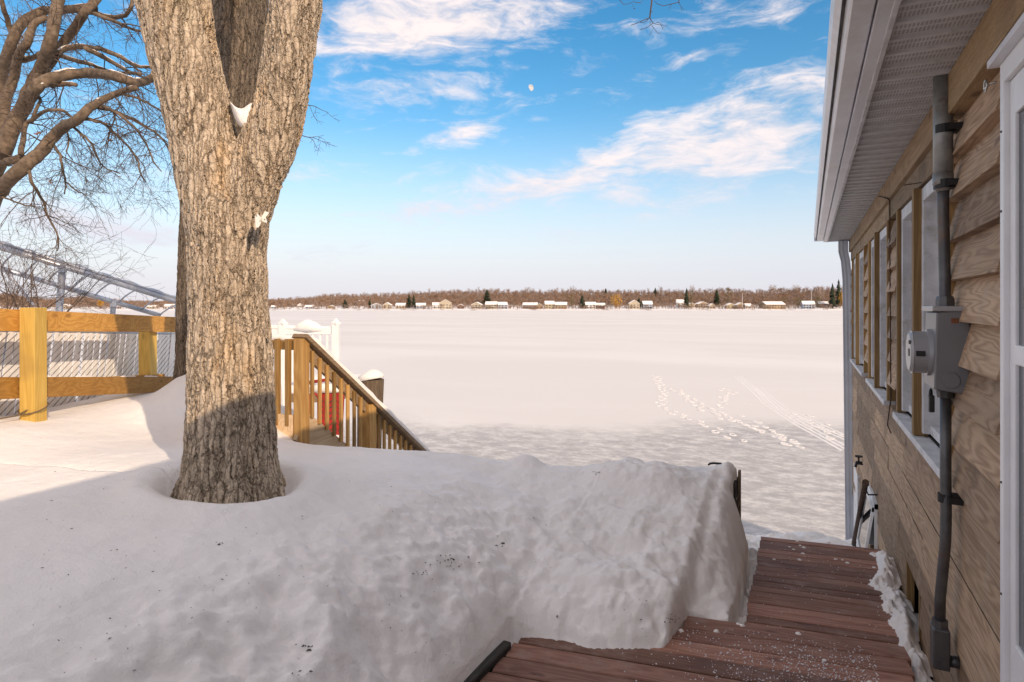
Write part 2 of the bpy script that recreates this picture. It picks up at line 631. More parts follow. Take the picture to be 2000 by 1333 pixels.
def soffit_mat():
    """vented vinyl: rows of punched slots"""
    m, n, b = mat_new('vented_soffit')
    v = coords(n)
    sp = n.new('ShaderNodeSeparateXYZ')
    n.link(v, sp.inputs[0])
    fx = n.math('FRACT', n.math('MULTIPLY', sp.outputs[0], 1 / .0125))
    fy = n.math('FRACT', n.math('MULTIPLY', sp.outputs[1], 1 / .0085))
    hole = n.math('MULTIPLY', n.math('LESS_THAN', fx, .62), n.math('LESS_THAN', fy, .45))
    yy = n.math('FRACT', n.math('MULTIPLY', sp.outputs[1], 1 / .1524))
    strip = n.math('MULTIPLY', n.math('GREATER_THAN', yy, .30), n.math('LESS_THAN', yy, .95))
    mid = n.math('GREATER_THAN', n.math('ABSOLUTE', n.math('SUBTRACT', yy, .625)), .05)
    hole = n.math('MULTIPLY', hole, n.math('MULTIPLY', strip, mid))
    f = n.noise(v, 7, 6, .7)
    c = n.mix(n.rng(f, .35, .75), (.60, .595, .60), (.44, .41, .39))
    c = n.mix(n.math('MULTIPLY', n.rng(n.noise(v, 18, 5, .7), .55, .75), .35), c, (.26, .22, .19))
    c = n.mix(hole, c, (.07, .055, .05))
    n.link(c, b.inputs['Base Color'])
    b.inputs['Roughness'].default_value = .55
    bump(n, b, n.math('SUBTRACT', 1.0, hole), .4, .002)
    return m


M['glass'] = glass_mat()
M['dglass'] = door_glass_mat()
M['soffit'] = soffit_mat()


def far_mat(name, col, var=.25, scale=.15):
    m, n, b = mat_new(name)
    v = coords(n)
    f = n.noise(v, scale, 5, .65)
    n.link(n.mix(n.rng(f, .3, .7), tuple(c * (1 - var) for c in col), tuple(min(1, c * (1 + var)) for c in col)), b.inputs['Base Color'])
    b.inputs['Roughness'].default_value = .9
    b.inputs['Specular IOR Level'].default_value = .1
    return m

# ------------------------------------------------------------------ ground, lake, far shore
LAKE = -5.0
DECK1, DECK2 = -1.75, -1.86
TREE1 = at(450, 960, 3.62)
TREE2 = at(405, 750, 6.2)


def ground_z(x, y):
    x, y = np.asarray(x, float), np.asarray(y, float)
    # --- bank falling from the yard to the upper deck: steep along its side, a long ramp beyond its front
    w1 = fbm(x * 4.5, y * 4.5, 11, 4, .6)
    w2 = fbm(x * 1.7, y * 1.7, 12, 2)
    yb = 3.18 + .30 * (x + 1.05) + (3.74 - (3.18 + .30 * (x + 1.05))) * sstep(x, -.68, -.60)
    yb = yb + (.075 * fbm(x * 3.2, x * 0 + 4, 41, 4, .6) - .01) * sstep(x, -.62, -.74)
    inside = (x > -1.43) & (y < yb)
    dl = np.maximum(-1.43 - x, 0)
    dr = np.maximum(y - yb, 0)
    dlw = np.maximum(dl + (.085 * w1 + .06 * w2) * sstep(dl, 0, .12), 0)
    drw = np.maximum(dr + (.13 * w1 + .10 * w2) * sstep(dr, 0, .10), 0)
    gl = -1.66 + .72 * (1 - np.exp(-dlw / .60)) - .13 * sstep(dr, .2, 1.6)
    gr = -1.735 + .09 * (1 - np.exp(-drw / .09)) + .575 * (1 - np.exp(-drw / 1.9))
    gl = np.where(dl > 0, gl, gl - 1.6 * np.maximum(x + 1.43, 0))
    gr = np.where(dr > 0, gr, gr - 1.6 * np.maximum(yb - y, 0))
    kk = .10
    zt = kk * np.log(np.exp(gl / kk) + np.exp(gr / kk))
    zt = zt - .02 * np.exp(-np.minimum(np.where(dl > 0, dl, 9), np.where(dr > 0, dr, 9)) / .04)
    d = np.where(dr <= 0, dl, np.where(dl <= 0, dr * .62, np.hypot(dl, dr * .62)))
    # rolling snow and shovel lumps
    zt = zt + .030 * fbm(x * .7, y * .7, 3, 3)
    lump = np.exp(-((d - .42) / .44) ** 2) * sstep(d, -.02, .12)
    rid = 1 - np.abs(fbm(x * 3.1, y * 3.1, 21, 4, .55)) * 2.2
    zt = zt + lump * (.060 * fbm(x * 2.6, y * 2.6, 5, 4) + .034 * (rid - .4) + .034 * fbm(x * 9, y * 9, 6, 5, .68))
    zt = zt + .006 * fbm(x * 6, y * 2.2, 8, 4) + .0025 * fbm(x * 22, y * 22, 9, 3)
    # chunk at the corner of the deck
    zt = zt + .06 * np.exp(-(np.hypot((x + .80) / .16, (y - 3.58) / .17)) ** 2) * (1 + .5 * w1)
    # drift marks
    for (px, py, l, h_) in ((1325, 1046, .20, .022), (1360, 1012, .12, .010), (1340, 1090, .12, .014)):
        c = onz(px, py, -1.47)
        zt = zt + h_ * np.exp(-((y - c.y) / .03) ** 2 - ((x - c.x) / l) ** 2)
    # --- right-hand lip over the retaining timbers
    ex = -.520 + .012 * fbm(y * 9, y * 0 + 2, 14, 3)
    e = ex - x
    zt = zt + (.035 + .055 * sstep(y, 4.9, 5.45)) * np.exp(-((e - .06) / .07) ** 2) * sstep(y, 3.9, 4.4)
    zt = zt + .018 * np.exp(-((e - .06) / .12) ** 2) * fbm(x * 12, y * 16, 15, 3)
    zt = zt - .035 * np.exp(-np.maximum(e, 0) / .022)
    # mounds along the drop
    mr = np.hypot((x + 1.17) / .46, (y - 4.84) / .27)
    zt = zt + .135 * np.exp(-mr ** 2) * (1 + .45 * fbm(x * 7, y * 7, 16, 4, .6))
    zt = zt + .085 * np.exp(-(np.hypot((x + 2.03) / .11, (y - 4.66) / .11)) ** 2)
    zt = zt + .20 * np.exp(-(np.hypot(x + 3.98, (y - 3.70)) / .26) ** 2)
    # drift against the trunk behind and hollow round the oak
    zt = zt + .40 * np.exp(-(np.hypot(x - TREE2.x - .12, y - TREE2.y + .10) / .40) ** 2)
    r1 = np.hypot(x - TREE1.x, y - TREE1.y)
    zt = zt - .075 * sstep(r1, .40, .28) + .035 * np.exp(-((r1 - .46) / .09) ** 2)
    zt = zt + .15 * sstep(x, -4.3, -5.7)
    # --- where the terrace ends
    ye = np.where(x > -3.70, 5.50 + .49 * (x + .50), np.where(x > -4.75, 3.98, np.where(x > -5.65, 5.0, 5.75))) + .03 * fbm(x * 3, y * 0, 17, 3)
    f = ye - y
    zt = zt - .05 * np.exp(-np.maximum(f, 0) / .08)
    # --- the lower ground
    zr = np.interp(y, [3.6, 5.55, 6.0, 8.0, 10.3, 12.5, 16], [-1.95, -2.0, -2.15, -2.75, -3.45, -5.15, -5.6])
    zl = np.interp(y, [3.6, 5.7, 7.4, 8.6, 11], [-1.9, -2.0, -2.1, -4.0, -5.5])
    zb = zr + (zl - zr) * sstep(x, -1.6, -3.2)
    zb = zb + sstep(y, 5.6, 6.4) * (.28 * fbm(x * .9, y * .9, 31, 4) + .10 * fbm(x * 3.5, y * 3.5, 32, 4, .6)) * sstep(y, 13.5, 11)
    zb = zb + .02 * fbm(x * 8, y * 8, 33, 3)
    gap = (x > -.46) & (x < -.3) & (y > 3.6) & (y < 5.6)
    zb = np.where(gap, zb + .05 + .07 * fbm(x * 12, y * 12, 34, 3), zb)
    # snow draped over the timbers down to the walkway
    wdr = .125 + .02 * fbm(y * 6, y * 0 + 5, 37, 3)
    uu = np.clip((x - ex) / wdr, 0, 1)
    ypart = sstep(y, 5.16, 4.98) * sstep(y, 3.60, 3.70)
    zfoot = -1.74 + .03 * fbm(x * 9, y * 12, 36, 3)
    zd = zt + (zfoot - zt) * uu ** 1.5
    zb = np.where((e <= 0) & (uu < 1) & (ypart > .01), zb + (zd - zb) * ypart, zb)
    onter = (e > 0) & (f > 0) & ~inside
    z = np.where(onter, zt, zb)
    din = np.minimum(x + 1.43, yb - y)
    z = np.where(inside, np.where(x > .40, -1.93, np.maximum(-2.05, -1.742 - .12 * sstep(x, -.70, -.60) - 1.2 * np.maximum(din, 0))), z)
    strip = (x > .44) & (x < .75) & (y > 2.0) & (y < 5.6)
    z = np.where(strip, -1.90 - .03 * (y - 3.4) + .02 * fbm(x * 7, y * 5, 35, 3), z)
    return z


def gz(x, y):
    return float(ground_z(np.array([x]), np.array([y]))[0])


def axis_lines(spec):
    out = []
    for a, b, st_ in spec:
        out += list(np.arange(a, b - 1e-6, st_))
    out.append(spec[-1][1])
    return np.array(out)


xs = axis_lines([(-22, -7, .25), (-7, -4.2, .04), (-4.2, -2.4, .018), (-2.4, -.20, .012), (-.2, .6, .03), (.6, 10, .5)])
ys = axis_lines([(-9, .4, .12), (.4, 2.2, .016), (2.2, 5.6, .0135), (5.6, 6, .03), (6, 13, .06), (13, 17, .4)])
X, Y = np.meshgrid(xs, ys, indexing='ij')
Z = ground_z(X, Y)
nx, ny = X.shape
co = np.stack([X, Y, Z], -1).reshape(-1, 3)
idx = np.arange(nx * ny).reshape(nx, ny)
qd = np.stack([idx[:-1, :-1], idx[1:, :-1], idx[1:, 1:], idx[:-1, 1:]], -1).reshape(-1, 4)
me = bpy.data.meshes.new('snowy_ground')
me.vertices.add(len(co))
me.vertices.foreach_set('co', co.ravel())
me.loops.add(qd.size)
me.polygons.add(len(qd))
me.loops.foreach_set('vertex_index', qd.ravel())
me.polygons.foreach_set('loop_start', np.arange(0, qd.size, 4))
me.polygons.foreach_set('loop_total', np.full(len(qd), 4))
me.polygons.foreach_set('use_smooth', np.ones(len(qd), bool))
me.update(calc_edges=True)
me.validate()
g = link('snowy_ground', me, M['snow'])
setp(g, 'snow covered yard with a shovelled bank beside the deck', 'ground', None, 'structure')

lk = MB().add([(-4000, 6, LAKE), (4000, 6, LAKE), (4000, 4000, LAKE), (-4000, 4000, LAKE)], [(0, 1, 2, 3)]).build('frozen_lake', M['lake'])
setp(lk, 'wide frozen lake under wind blown snow', 'lake', None, 'structure')

# tracks on the ice: trodden footprints and two sled lines
fp = MB()


def ring(c, r, ang, h_):
    n = 9
    vs, fs = [], []
    for k in range(n):
        a = 2 * math.pi * k / n
        for rr, zz in ((r * .55, .004), (r * .85, h_), (r * 1.2, .002)):
            q = Vector((math.cos(a) * rr * 1.5, math.sin(a) * rr * .8, 0))
            q.rotate(Matrix.Rotation(ang, 3, 'Z'))
            vs.append(Vector((c.x + q.x, c.y + q.y, LAKE + zz * rnd.uniform(.6, 1.2))))
    for k in range(n):
        for j in range(2):
            a_, b_ = k * 3 + j, ((k + 1) % n) * 3 + j
            fs.append((a_, b_, b_ + 1, a_ + 1))
    fp.add(vs, fs)


def trail(pix, step, spread, r, h_):
    pts = [onz(px, py, LAKE) for px, py in pix]
    acc = 0
    for a, b in zip(pts[:-1], pts[1:]):
        L = (b - a).length
        dirv = (b - a).normalized()
        sd = Vector((-dirv.y, dirv.x, 0))
        s_ = acc
        k = 0
        while s_ < L:
            p = a + dirv * s_ + sd * (rnd.uniform(-spread, spread) + (.16 if k % 2 else -.16))
            ring(p, r * rnd.uniform(.7, 1.25), math.atan2(dirv.y, dirv.x) + rnd.uniform(-.4, .4), h_)
            s_ += step * rnd.uniform(.75, 1.3)
            k += 1
        acc = s_ - L


trail([(1280, 735), (1298, 770), (1288, 792), (1310, 805), (1345, 818), (1385, 832), (1420, 850), (1450, 862)], .55, .10, .15, .042)
trail([(1320, 760), (1350, 785), (1390, 805), (1430, 822), (1480, 835), (1520, 855), (1550, 872)], .45, .22, .15, .042)
trail([(1425, 760), (1412, 785), (1400, 800), (1440, 818), (1490, 838), (1530, 850), (1570, 880)], .5, .30, .14, .036)
trail([(1555, 810), (1590, 825), (1630, 845), (1662, 868)], .5, .35, .15, .036)
trail([(1480, 790), (1540, 810), (1600, 840)], .6, .45, .12, .02)
setp(fp.build('snow_footprints', M['track'], None, True), 'trodden footprint trails crossing the grey ice towards the house', 'footprints', None, 'stuff')
for i, pix in enumerate(([(1440, 735), (1475, 765), (1500, 790), (1560, 828), (1610, 855), (1665, 885)],
                         [(1478, 758), (1510, 785), (1530, 800), (1580, 822), (1630, 846), (1668, 862)])):
    sl = MB()
    pts = [onz(px, py, LAKE) for px, py in pix]
    den = []
    for a, b in zip(pts[:-1], pts[1:]):
        for k in range(10):
            den.append(a.lerp(b, k / 10))
    for off in (-.22, .0, .22):
        vs, fs = [], []
        for j, p in enumerate(den):
            dv = (den[min(j + 1, len(den) - 1)] - den[max(j - 1, 0)]).normalized()
            sd = Vector((-dv.y, dv.x, 0))
            for q, zz in ((-.06, .001), (0, .020), (.06, .001)):
                pp = p + sd * (off + q + .01 * rnd.uniform(-1, 1))
                vs.append((pp.x, pp.y, LAKE + zz * rnd.uniform(.6, 1.1)))
        for j in range(len(den) - 1):
            for q in range(2):
                fs.append((j * 3 + q, j * 3 + q + 1, j * 3 + q + 4, j * 3 + q + 3))
        sl.add(vs, fs)
    setp(sl.build('sled_track', M['track'], None, True), ['long straight sled track across the grey ice', 'sled track beside the long one that bends off towards open snow'][i], 'track', None, 'stuff')

# ---- far shore: snowy strip rising to a wooded hill
SIL = [(-900, 588), (-300, 582), (0, 572), (90, 585), (160, 578), (240, 588), (300, 590), (420, 588), (525, 585), (560, 584), (590, 583), (625, 578), (660, 575), (700, 576), (730, 574),
       (790, 573), (830, 570), (870, 568), (930, 567), (1000, 567), (1060, 568), (1120, 566), (1180, 568), (1240, 569), (1300, 568), (1360, 568),
       (1420, 564), (1470, 569), (1520, 564), (1580, 562), (1640, 563), (1800, 562), (2200, 566), (2900, 580)]
sx, sy_ = zip(*SIL)


def sil(px):
    return float(np.interp(px, sx, sy_))


TS, TH = 955.0, 1180.0


def shore_z(px, t):
    top = (600 - sil(px)) / F * TH - 8
    a = float(np.interp(t, [TS - 6, TS, TS + 10, TS + 45, TH, TH + 200], [LAKE - .5, LAKE + .15, LAKE + 1.3, LAKE + 4.0, 0, 0]))
    if t > TS + 45:
        k = (t - TS - 45) / (TH - TS - 45)
        a = (LAKE + 4.0) * (1 - min(k, 1)) + top * min(k, 1)
        if k > 1:
            a = top + 2
    return a


tm = MB()
pxs = list(range(-900, 2901, 25))
ts = [TS - 6, TS, TS + 10, TS + 28, TS + 45, TS + 90, TS + 140, TH, TH + 200]
for i, px in enumerate(pxs):
    for t in ts:
        r = ray(px, 600)
        jit = 6 * math.sin(px * .05) + 5 * math.sin(px * .017)
        tm.v.append((r[0] * (t + jit), r[1] * (t + jit), shore_z(px, t)))
nt_ = len(ts)
for i in range(len(pxs) - 1):
    for j in range(nt_ - 1):
        tm.f.append((i * nt_ + j, (i + 1) * nt_ + j, (i + 1) * nt_ + j + 1, i * nt_ + j + 1))
mshore, nsh, bsh = mat_new('far_shore_ground')
vv = coords(nsh)
sps = nsh.new('ShaderNodeSeparateXYZ')
nsh.link(vv, sps.inputs[0])
inland = nsh.math('ADD', nsh.math('ADD', nsh.math('MULTIPLY', sps.outputs[0], -SY), nsh.math('MULTIPLY', sps.outputs[1], CY)), nsh.math('MULTIPLY', nsh.noise(vv, .03, 4, .6), 40.0))
floor_ = nsh.math('MAXIMUM', nsh.rng(nsh.noise(vv, .06, 6, .7), .50, .66), nsh.rng(inland, TS + 70, TS + 105))
nsh.link(nsh.mix(floor_, (.84, .81, .79), (.26, .175, .125)), bsh.inputs['Base Color'])   # leaf litter under the trees, snow by the water
bsh.inputs['Roughness'].default_value = .9
setp(tm.build('far_shore_hills', mshore, None, True), 'low snowy shore and hill across the lake', 'hill', None, 'structure')


def shore_pt(px, t):
    r = ray(px, 600)
    jit = 6 * math.sin(px * .05) + 5 * math.sin(px * .017)
    return Vector((r[0] * (t + jit), r[1] * (t + jit), shore_z(px, t)))


RIGHT = Vector((CY, SY, 0))
FWD = Vector((-SY, CY, 0))


def bare_tree(mb, base, h_, wd_, n=20, fan=.6):
    """leafless tree seen from afar: a stem and upswept slivers of twig"""
    def sliver(a, b, w0):
        d = b - a
        s = d.cross(Vector((rnd.uniform(-1, 1), rnd.uniform(-1, 1), .2)))
        s = s.normalized() * w0
        mb.add([a - s, a + s, b], [(0, 1, 2)])
    top = base + Vector((0, 0, h_ * .5))
    sliver(base, base + Vector((0, 0, h_ * .95)), .35)
    sliver(base + Vector((0, 0, 0)), base + Vector((.3, .3, h_ * .9)), .35)
    for k in range(n):
        z0 = rnd.uniform(.12, .62) * h_
        a = base + Vector((0, 0, z0))
        ang = rnd.uniform(0, 2 * math.pi)
        rr = wd_ * .5 * rnd.uniform(.35, 1.0)
        z1 = min(h_ * rnd.uniform(.97, 1.03), z0 + h_ * rnd.uniform(.18, .55))
        tip = Vector((base.x + math.cos(ang) * rr, base.y + math.sin(ang) * rr, base.z + z1))
        mid = a.lerp(tip, .55) + Vector((math.cos(ang) * rr * .2, math.sin(ang) * rr * .2, -h_ * .03))
        sliver(a, mid + (mid - a) * .4, rnd.uniform(.10, .24))
        for q in range(3):
            e_ = mid + Vector((rnd.uniform(-1, 1) * wd_ * .22, rnd.uniform(-1, 1) * wd_ * .22, rnd.uniform(.02, .22) * h_))
            sliver(mid, e_, rnd.uniform(.10, .22))


templates = []
for k in range(10):
    tb_ = MB()
    bare_tree(tb_, Vector((0, 0, 0)), 10.0, 8.0, 17)
    templates.append(np.array(tb_.v).reshape(-1, 3, 3))
nrs = np.random.RandomState(5)


def stand(spots, name, mat, label):
    """spots: (base point, height, width) for every tree of one far wood"""
    parts = []
    for i, (b_, h_, w_) in enumerate(spots):
        t_ = templates[nrs.randint(10)]
        a_ = nrs.uniform(0, 6.283)
        ca, sa_ = math.cos(a_), math.sin(a_)
        q = t_.copy()
        q[..., 0] = (t_[..., 0] * ca - t_[..., 1] * sa_) * w_ / 8.0
        q[..., 1] = (t_[..., 0] * sa_ + t_[..., 1] * ca) * w_ / 8.0
        q[..., 2] *= h_ / 10.0
        parts.append(q + np.array(b_))
    co_ = np.concatenate(parts).reshape(-1, 3)
    me_ = bpy.data.meshes.new(name)
    n_ = len(co_)
    me_.vertices.add(n_)
    me_.vertices.foreach_set('co', co_.ravel())
    me_.loops.add(n_)
    me_.polygons.add(n_ // 3)
    me_.loops.foreach_set('vertex_index', np.arange(n_))
    me_.polygons.foreach_set('loop_start', np.arange(0, n_, 3))
    me_.polygons.foreach_set('loop_total', np.full(n_ // 3, 3))
    me_.update(calc_edges=True)
    setp(link(name, me_, mat), label, 'woods', None, 'stuff')


sets = [[], []]
for px in np.arange(-600, 2500, 1.0):
    for t0, t1 in ((TS + 70, TS + 100), (TS + 100, TS + 135), (TS + 135, TS + 170), (TS + 170, TS + 200), (TH - 30, TH + 12)):
        if rnd.random() < .22:
            continue
        p, t = px + rnd.uniform(-3, 3), rnd.uniform(t0, t1)
        sets[0 if rnd.random() < .7 else 1].append((shore_pt(p, t), rnd.uniform(7, 11.5) + 2.5 * (rnd.random() < .05), rnd.uniform(6, 10)))
for px in np.arange(-600, 2500, .85):          # scrub and garden trees between the houses
    if rnd.random() < .7:
        p = px + rnd.uniform(-3, 3)
        h_ = rnd.uniform(3.0, 9.5)
        sets[0 if rnd.random() < .5 else 1].append((shore_pt(p, rnd.uniform(TS + 5, TS + 75)), h_, h_ * rnd.uniform(.7, 1.1)))
stand(sets[0], 'leafless_woods', far_mat('far_wood_brown', (.30, .19, .135)), 'reddish brown leafless woods covering the hill across the lake')
stand(sets[1], 'grey_woods', far_mat('far_wood_grey', (.31, .235, .20)), 'greyer leafless trees mixed through the woods across the lake')

# ---- single trees that stand out on the far shore
FM = dict(ever=far_mat('far_evergreen', (.045, .062, .038)), olive=far_mat('far_olive', (.13, .115, .05)), willow=far_mat('far_willow', (.48, .25, .06)),
          pale=far_mat('far_pale_branches', (.36, .28, .23)), brown=far_mat('far_dark_shrub', (.15, .095, .075)), trunk=far_mat('far_trunk', (.11, .08, .06)))


def far_tree(px, ybase, ytop, wpx, kind, label):
    t = TS + 30 if ybase > 594 else (TS + 60 if ybase > 585 else TH - 30)
    base = shore_pt(px, t)
    dist = base.dot(FWD)
    top = (600 - ytop) / F * dist
    h_ = max(top - base.z, 3.0)
    wd_ = wpx / F * dist
    nm = {'ever': 'evergreen_tree', 'olive': 'cedar_tree', 'willow': 'willow_tree', 'pale': 'bare_tree', 'brown': 'bare_shrub'}[kind]
    root = empty(nm, base, label, 'shrub' if kind == 'brown' else 'tree', 'trees standing out on the far shore')
    MB().tube([base - Vector((0, 0, .5)), base + Vector((0, 0, h_ * .8))], [max(.25, h_ * .02), .08], 5).build('trunk', FM['trunk'], root)
    cm = MB()
    if kind == 'ever':
        n = 260
        for k in range(n):
            f_ = (k + rnd.random()) / n
            z = h_ * (.10 + .90 * f_)
            rr = wd_ * .62 * (1 - f_) ** .62 * rnd.uniform(.45, 1.15)
            a = rnd.uniform(0, 6.283)
            p0 = base + Vector((0, 0, z + h_ * .03))
            tip = base + Vector((math.cos(a) * rr, math.sin(a) * rr, z - h_ * .05))
            s = Vector((-math.sin(a), math.cos(a), 0)) * max(.35, rr * .33)
            cm.add([p0, tip + s, tip - s + Vector((0, 0, -.3))], [(0, 1, 2)])
    elif kind in ('olive', 'brown', 'willow'):
        n = 420
        for k in range(n):
            a, f_ = rnd.uniform(0, 6.283), rnd.random() ** .6
            ph = rnd.uniform(-1, 1)
            prof = math.sqrt(max(0, 1 - ph * ph))
            q = Vector((math.cos(a) * wd_ * .5 * prof * f_, math.sin(a) * wd_ * .5 * prof * f_, h_ * (.55 + .45 * ph * (.5 + .5 * f_))))
            c = base + q
            if kind == 'willow':
                e_ = c + Vector((rnd.uniform(-.5, .5), rnd.uniform(-.5, .5), -rnd.uniform(1.5, 4)))
                s = Vector((rnd.uniform(-.4, .4), rnd.uniform(-.4, .4), 0))
                cm.add([c - s, c + s, e_], [(0, 1, 2)])
            else:
                u = Vector((rnd.uniform(-1, 1), rnd.uniform(-1, 1), rnd.uniform(-1, 1))) * .9
                v = Vector((rnd.uniform(-1, 1), rnd.uniform(-1, 1), rnd.uniform(-.2, 1))) * .9
                cm.add([c, c + u, c + v], [(0, 1, 2)])
    else:
        bare_tree(cm, base, h_, wd_, 46)
    cm.build('crown', FM[kind], root)


for a in [
    (674, 604, 584, 10, 'ever', 'narrow dark evergreen at the waterline of the wooded hill'),
    (722, 602, 585, 8, 'ever', 'slim dark evergreen just before the first cream houses'),
    (799, 601, 574, 12, 'ever', 'tall dark spruce of a pair beside the grey blue house'),
    (808, 601, 575, 10, 'ever', 'shorter dark spruce of a pair beside the grey blue house'),
    (951, 590, 565, 20, 'ever', 'broad dark pine rising above the snowy roofed cream house'),
    (1137, 600, 576, 15, 'ever', 'dark green pine next to the white box house'),
    (1117, 600, 573, 14, 'olive', 'olive tree beside the dark green pine'),
    (1183, 580, 563, 8, 'ever', 'small evergreen tip poking above the hilltop woods'),
    (1248, 603, 581, 12, 'ever', 'dark evergreen in front of the cream gabled house'),
    (1280, 580, 562, 9, 'ever', 'dark evergreen crown on the hilltop beyond the pale tree'),
    (1341, 601, 562, 12, 'ever', 'tall dark evergreen against the small white house'),
    (1350, 596, 566, 10, 'olive', 'olive tree leaning against the tall dark evergreen'),
    (1400, 592, 564, 15, 'ever', 'round dark evergreen behind the tan gabled houses'),
    (1422, 594, 561, 20, 'olive', 'wide olive tree behind the tan gabled houses'),
    (1482, 604, 577, 24, 'brown', 'big dark brown leafless shrub beside the low tan house'),
    (1530, 603, 581, 24, 'olive', 'olive bush on the lake side of the low tan house'),
    (1560, 602, 580, 20, 'olive', 'olive bush between the low tan house and the blue shaded one'),
    (1597, 602, 578, 14, 'olive', 'olive bush beside the white flagpole'),
    (1626, 602, 553, 15, 'ever', 'tall dark spruce beside the house downspout'),
    (1638, 590, 545, 15, 'ever', 'highest pine on the far shore above the orange willow'),
    (1204, 603, 573, 25, 'willow', 'golden orange willow on the far shore with drooping twigs'),
    (1648, 602, 565, 20, 'willow', 'rusty orange willow below the highest pine'),
    (196, 600, 583, 12, 'willow', 'small orange willow seen beneath the boat canopy frame'),
    (1030, 580, 558, 16, 'pale', 'pale bare tree standing above the hilltop woods over the brown house'),
    (1120, 580, 556, 18, 'pale', 'pale bare tree above the olive tree and dark green pine'),
    (1290, 582, 556, 12, 'pale', 'pale bare tree standing up beside the hilltop evergreen'),
    (1352, 582, 553, 14, 'pale', 'pale bare tree above the tall dark evergreen'),
    (1510, 584, 553, 20, 'pale', 'pale bare tree over the low tan house'),
    (1555, 584, 554, 22, 'pale', 'wide pale bare tree over the olive bushes'),
    (1605, 586, 556, 22, 'pale', 'rounded pale bare tree behind the dark walled house'),
    (160, 588, 577, 14, 'pale', 'rounded pale bare tree seen under the boat canopy frame')]:
    far_tree(*a)

HM = dict(white=far_mat('far_white_wall', (.55, .53, .51), .12), cream=far_mat('far_cream_wall', (.46, .39, .30), .12), tan=far_mat('far_tan_wall', (.33, .24, .16), .12),
          brown=far_mat('far_brown_wall', (.24, .14, .10), .1), grey=far_mat('far_grey_wall', (.34, .35, .38), .1), yellow=far_mat('far_yellow_wall', (.44, .37, .25), .12),
          blue=far_mat('far_blue_wall', (.30, .35, .42), .1), dark=far_mat('far_dark_wall', (.12, .12, .13), .1), roof=far_mat('far_snow_roof', (.84, .82, .80), .05),
          window=far_mat('far_window_glass', (.05, .055, .07), .3), trim=far_mat('far_house_trim', (.70, .68, .66), .05))


def far_house(px, ybase, wpx, hpx, col, roof, label):
    t = TS + 26 if ybase > 595 else (TS + 50 if ybase > 590 else TS + 120)
    base = shore_pt(px, t)
    d = base.dot(FWD)
    base.z = min(base.z, (600 - ybase) / F * d) - .5 if ybase > 595 else base.z - .5
    W_ = wpx / F * d
    H_ = max(hpx / F * d * .62, 3.2)
    R_ = max(hpx / F * d * .38, 1.6)
    D_ = W_ * .55
    rot = Matrix.Rotation(YAW + rnd.uniform(-.25, .25), 4, 'Z')
    m = Matrix.Translation(base) @ rot
    root = empty('lake_house', base, label, 'house', 'houses along the far shore')
    MB().box(-W_ / 2, W_ / 2, -D_ / 2, D_ / 2, -2.5, H_, m).build('wall', HM[col], root)
    rf = MB()
    o_ = .6
    if roof == 'side':      # ridge runs along the shore, snowy slope faces the lake
        prof = [(-D_ / 2 - o_, H_ - .2), (0, H_ + R_), (D_ / 2 + o_, H_ - .2), (D_ / 2 + o_, H_ + .2), (0, H_ + R_ + .5), (-D_ / 2 - o_, H_ + .2)]
        vs = [m @ Vector((sx_, y_, z_)) for sx_ in (-W_ / 2 - o_, W_ / 2 + o_) for y_, z_ in prof]
        g_ = MB().add([m @ Vector(q) for q in ((-W_ / 2, -D_ / 2, H_), (-W_ / 2, D_ / 2, H_), (-W_ / 2, 0, H_ + R_), (W_ / 2, -D_ / 2, H_), (W_ / 2, D_ / 2, H_), (W_ / 2, 0, H_ + R_))], [(0, 1, 2), (3, 5, 4)])
    else:                   # gable faces the lake
        prof = [(-W_ / 2 - o_, H_ - .2), (0, H_ + R_), (W_ / 2 + o_, H_ - .2), (W_ / 2 + o_, H_ + .2), (0, H_ + R_ + .5), (-W_ / 2 - o_, H_ + .2)]
        vs = [m @ Vector((x_, sx_, z_)) for sx_ in (-D_ / 2 - o_, D_ / 2 + o_) for x_, z_ in prof]
        g_ = MB().add([m @ Vector(q) for q in ((-W_ / 2, -D_ / 2, H_), (W_ / 2, -D_ / 2, H_), (0, -D_ / 2, H_ + R_), (-W_ / 2, D_ / 2, H_), (W_ / 2, D_ / 2, H_), (0, D_ / 2, H_ + R_))], [(0, 1, 2), (3, 5, 4)])
    g_.build('gable', HM[col], root)
    rf.add(vs, [(i, (i + 1) % 6, (i + 1) % 6 + 6, i + 6) for i in range(6)] + [tuple(range(6)), tuple(range(6, 12))])
    ro = rf.build('roof', HM['roof'], root)
    if rnd.random() < .5:
        MB().box(W_ * .2, W_ * .2 + .9, -.4, .5, H_, H_ + R_ + 1.2, m).build('chimney', HM['brown'], ro)
    nw = max(2, int(W_ / 4.2))
    floors = 2 if H_ > 5 else 1
    for fl in range(floors):
        for k in range(nw):
            cx = -W_ / 2 + W_ * (k + .5) / nw + rnd.uniform(-.3, .3)
            z0 = .9 + fl * H_ * .48
            ww, hh = rnd.uniform(.7, 1.3), rnd.uniform(1.3, 1.9)
            MB().box(cx - ww, cx + ww, -D_ / 2 - .12, -D_ / 2 + .1, z0, min(z0 + hh, H_ - .3), m).build('window', HM['window'], root)
    if floors == 2 and rnd.random() < .6:
        MB().box(-W_ * .42, W_ * .42, -D_ / 2 - 2.2, -D_ / 2 - .02, H_ * .46, H_ * .46 + .25, m).build('balcony', HM['trim'], root)


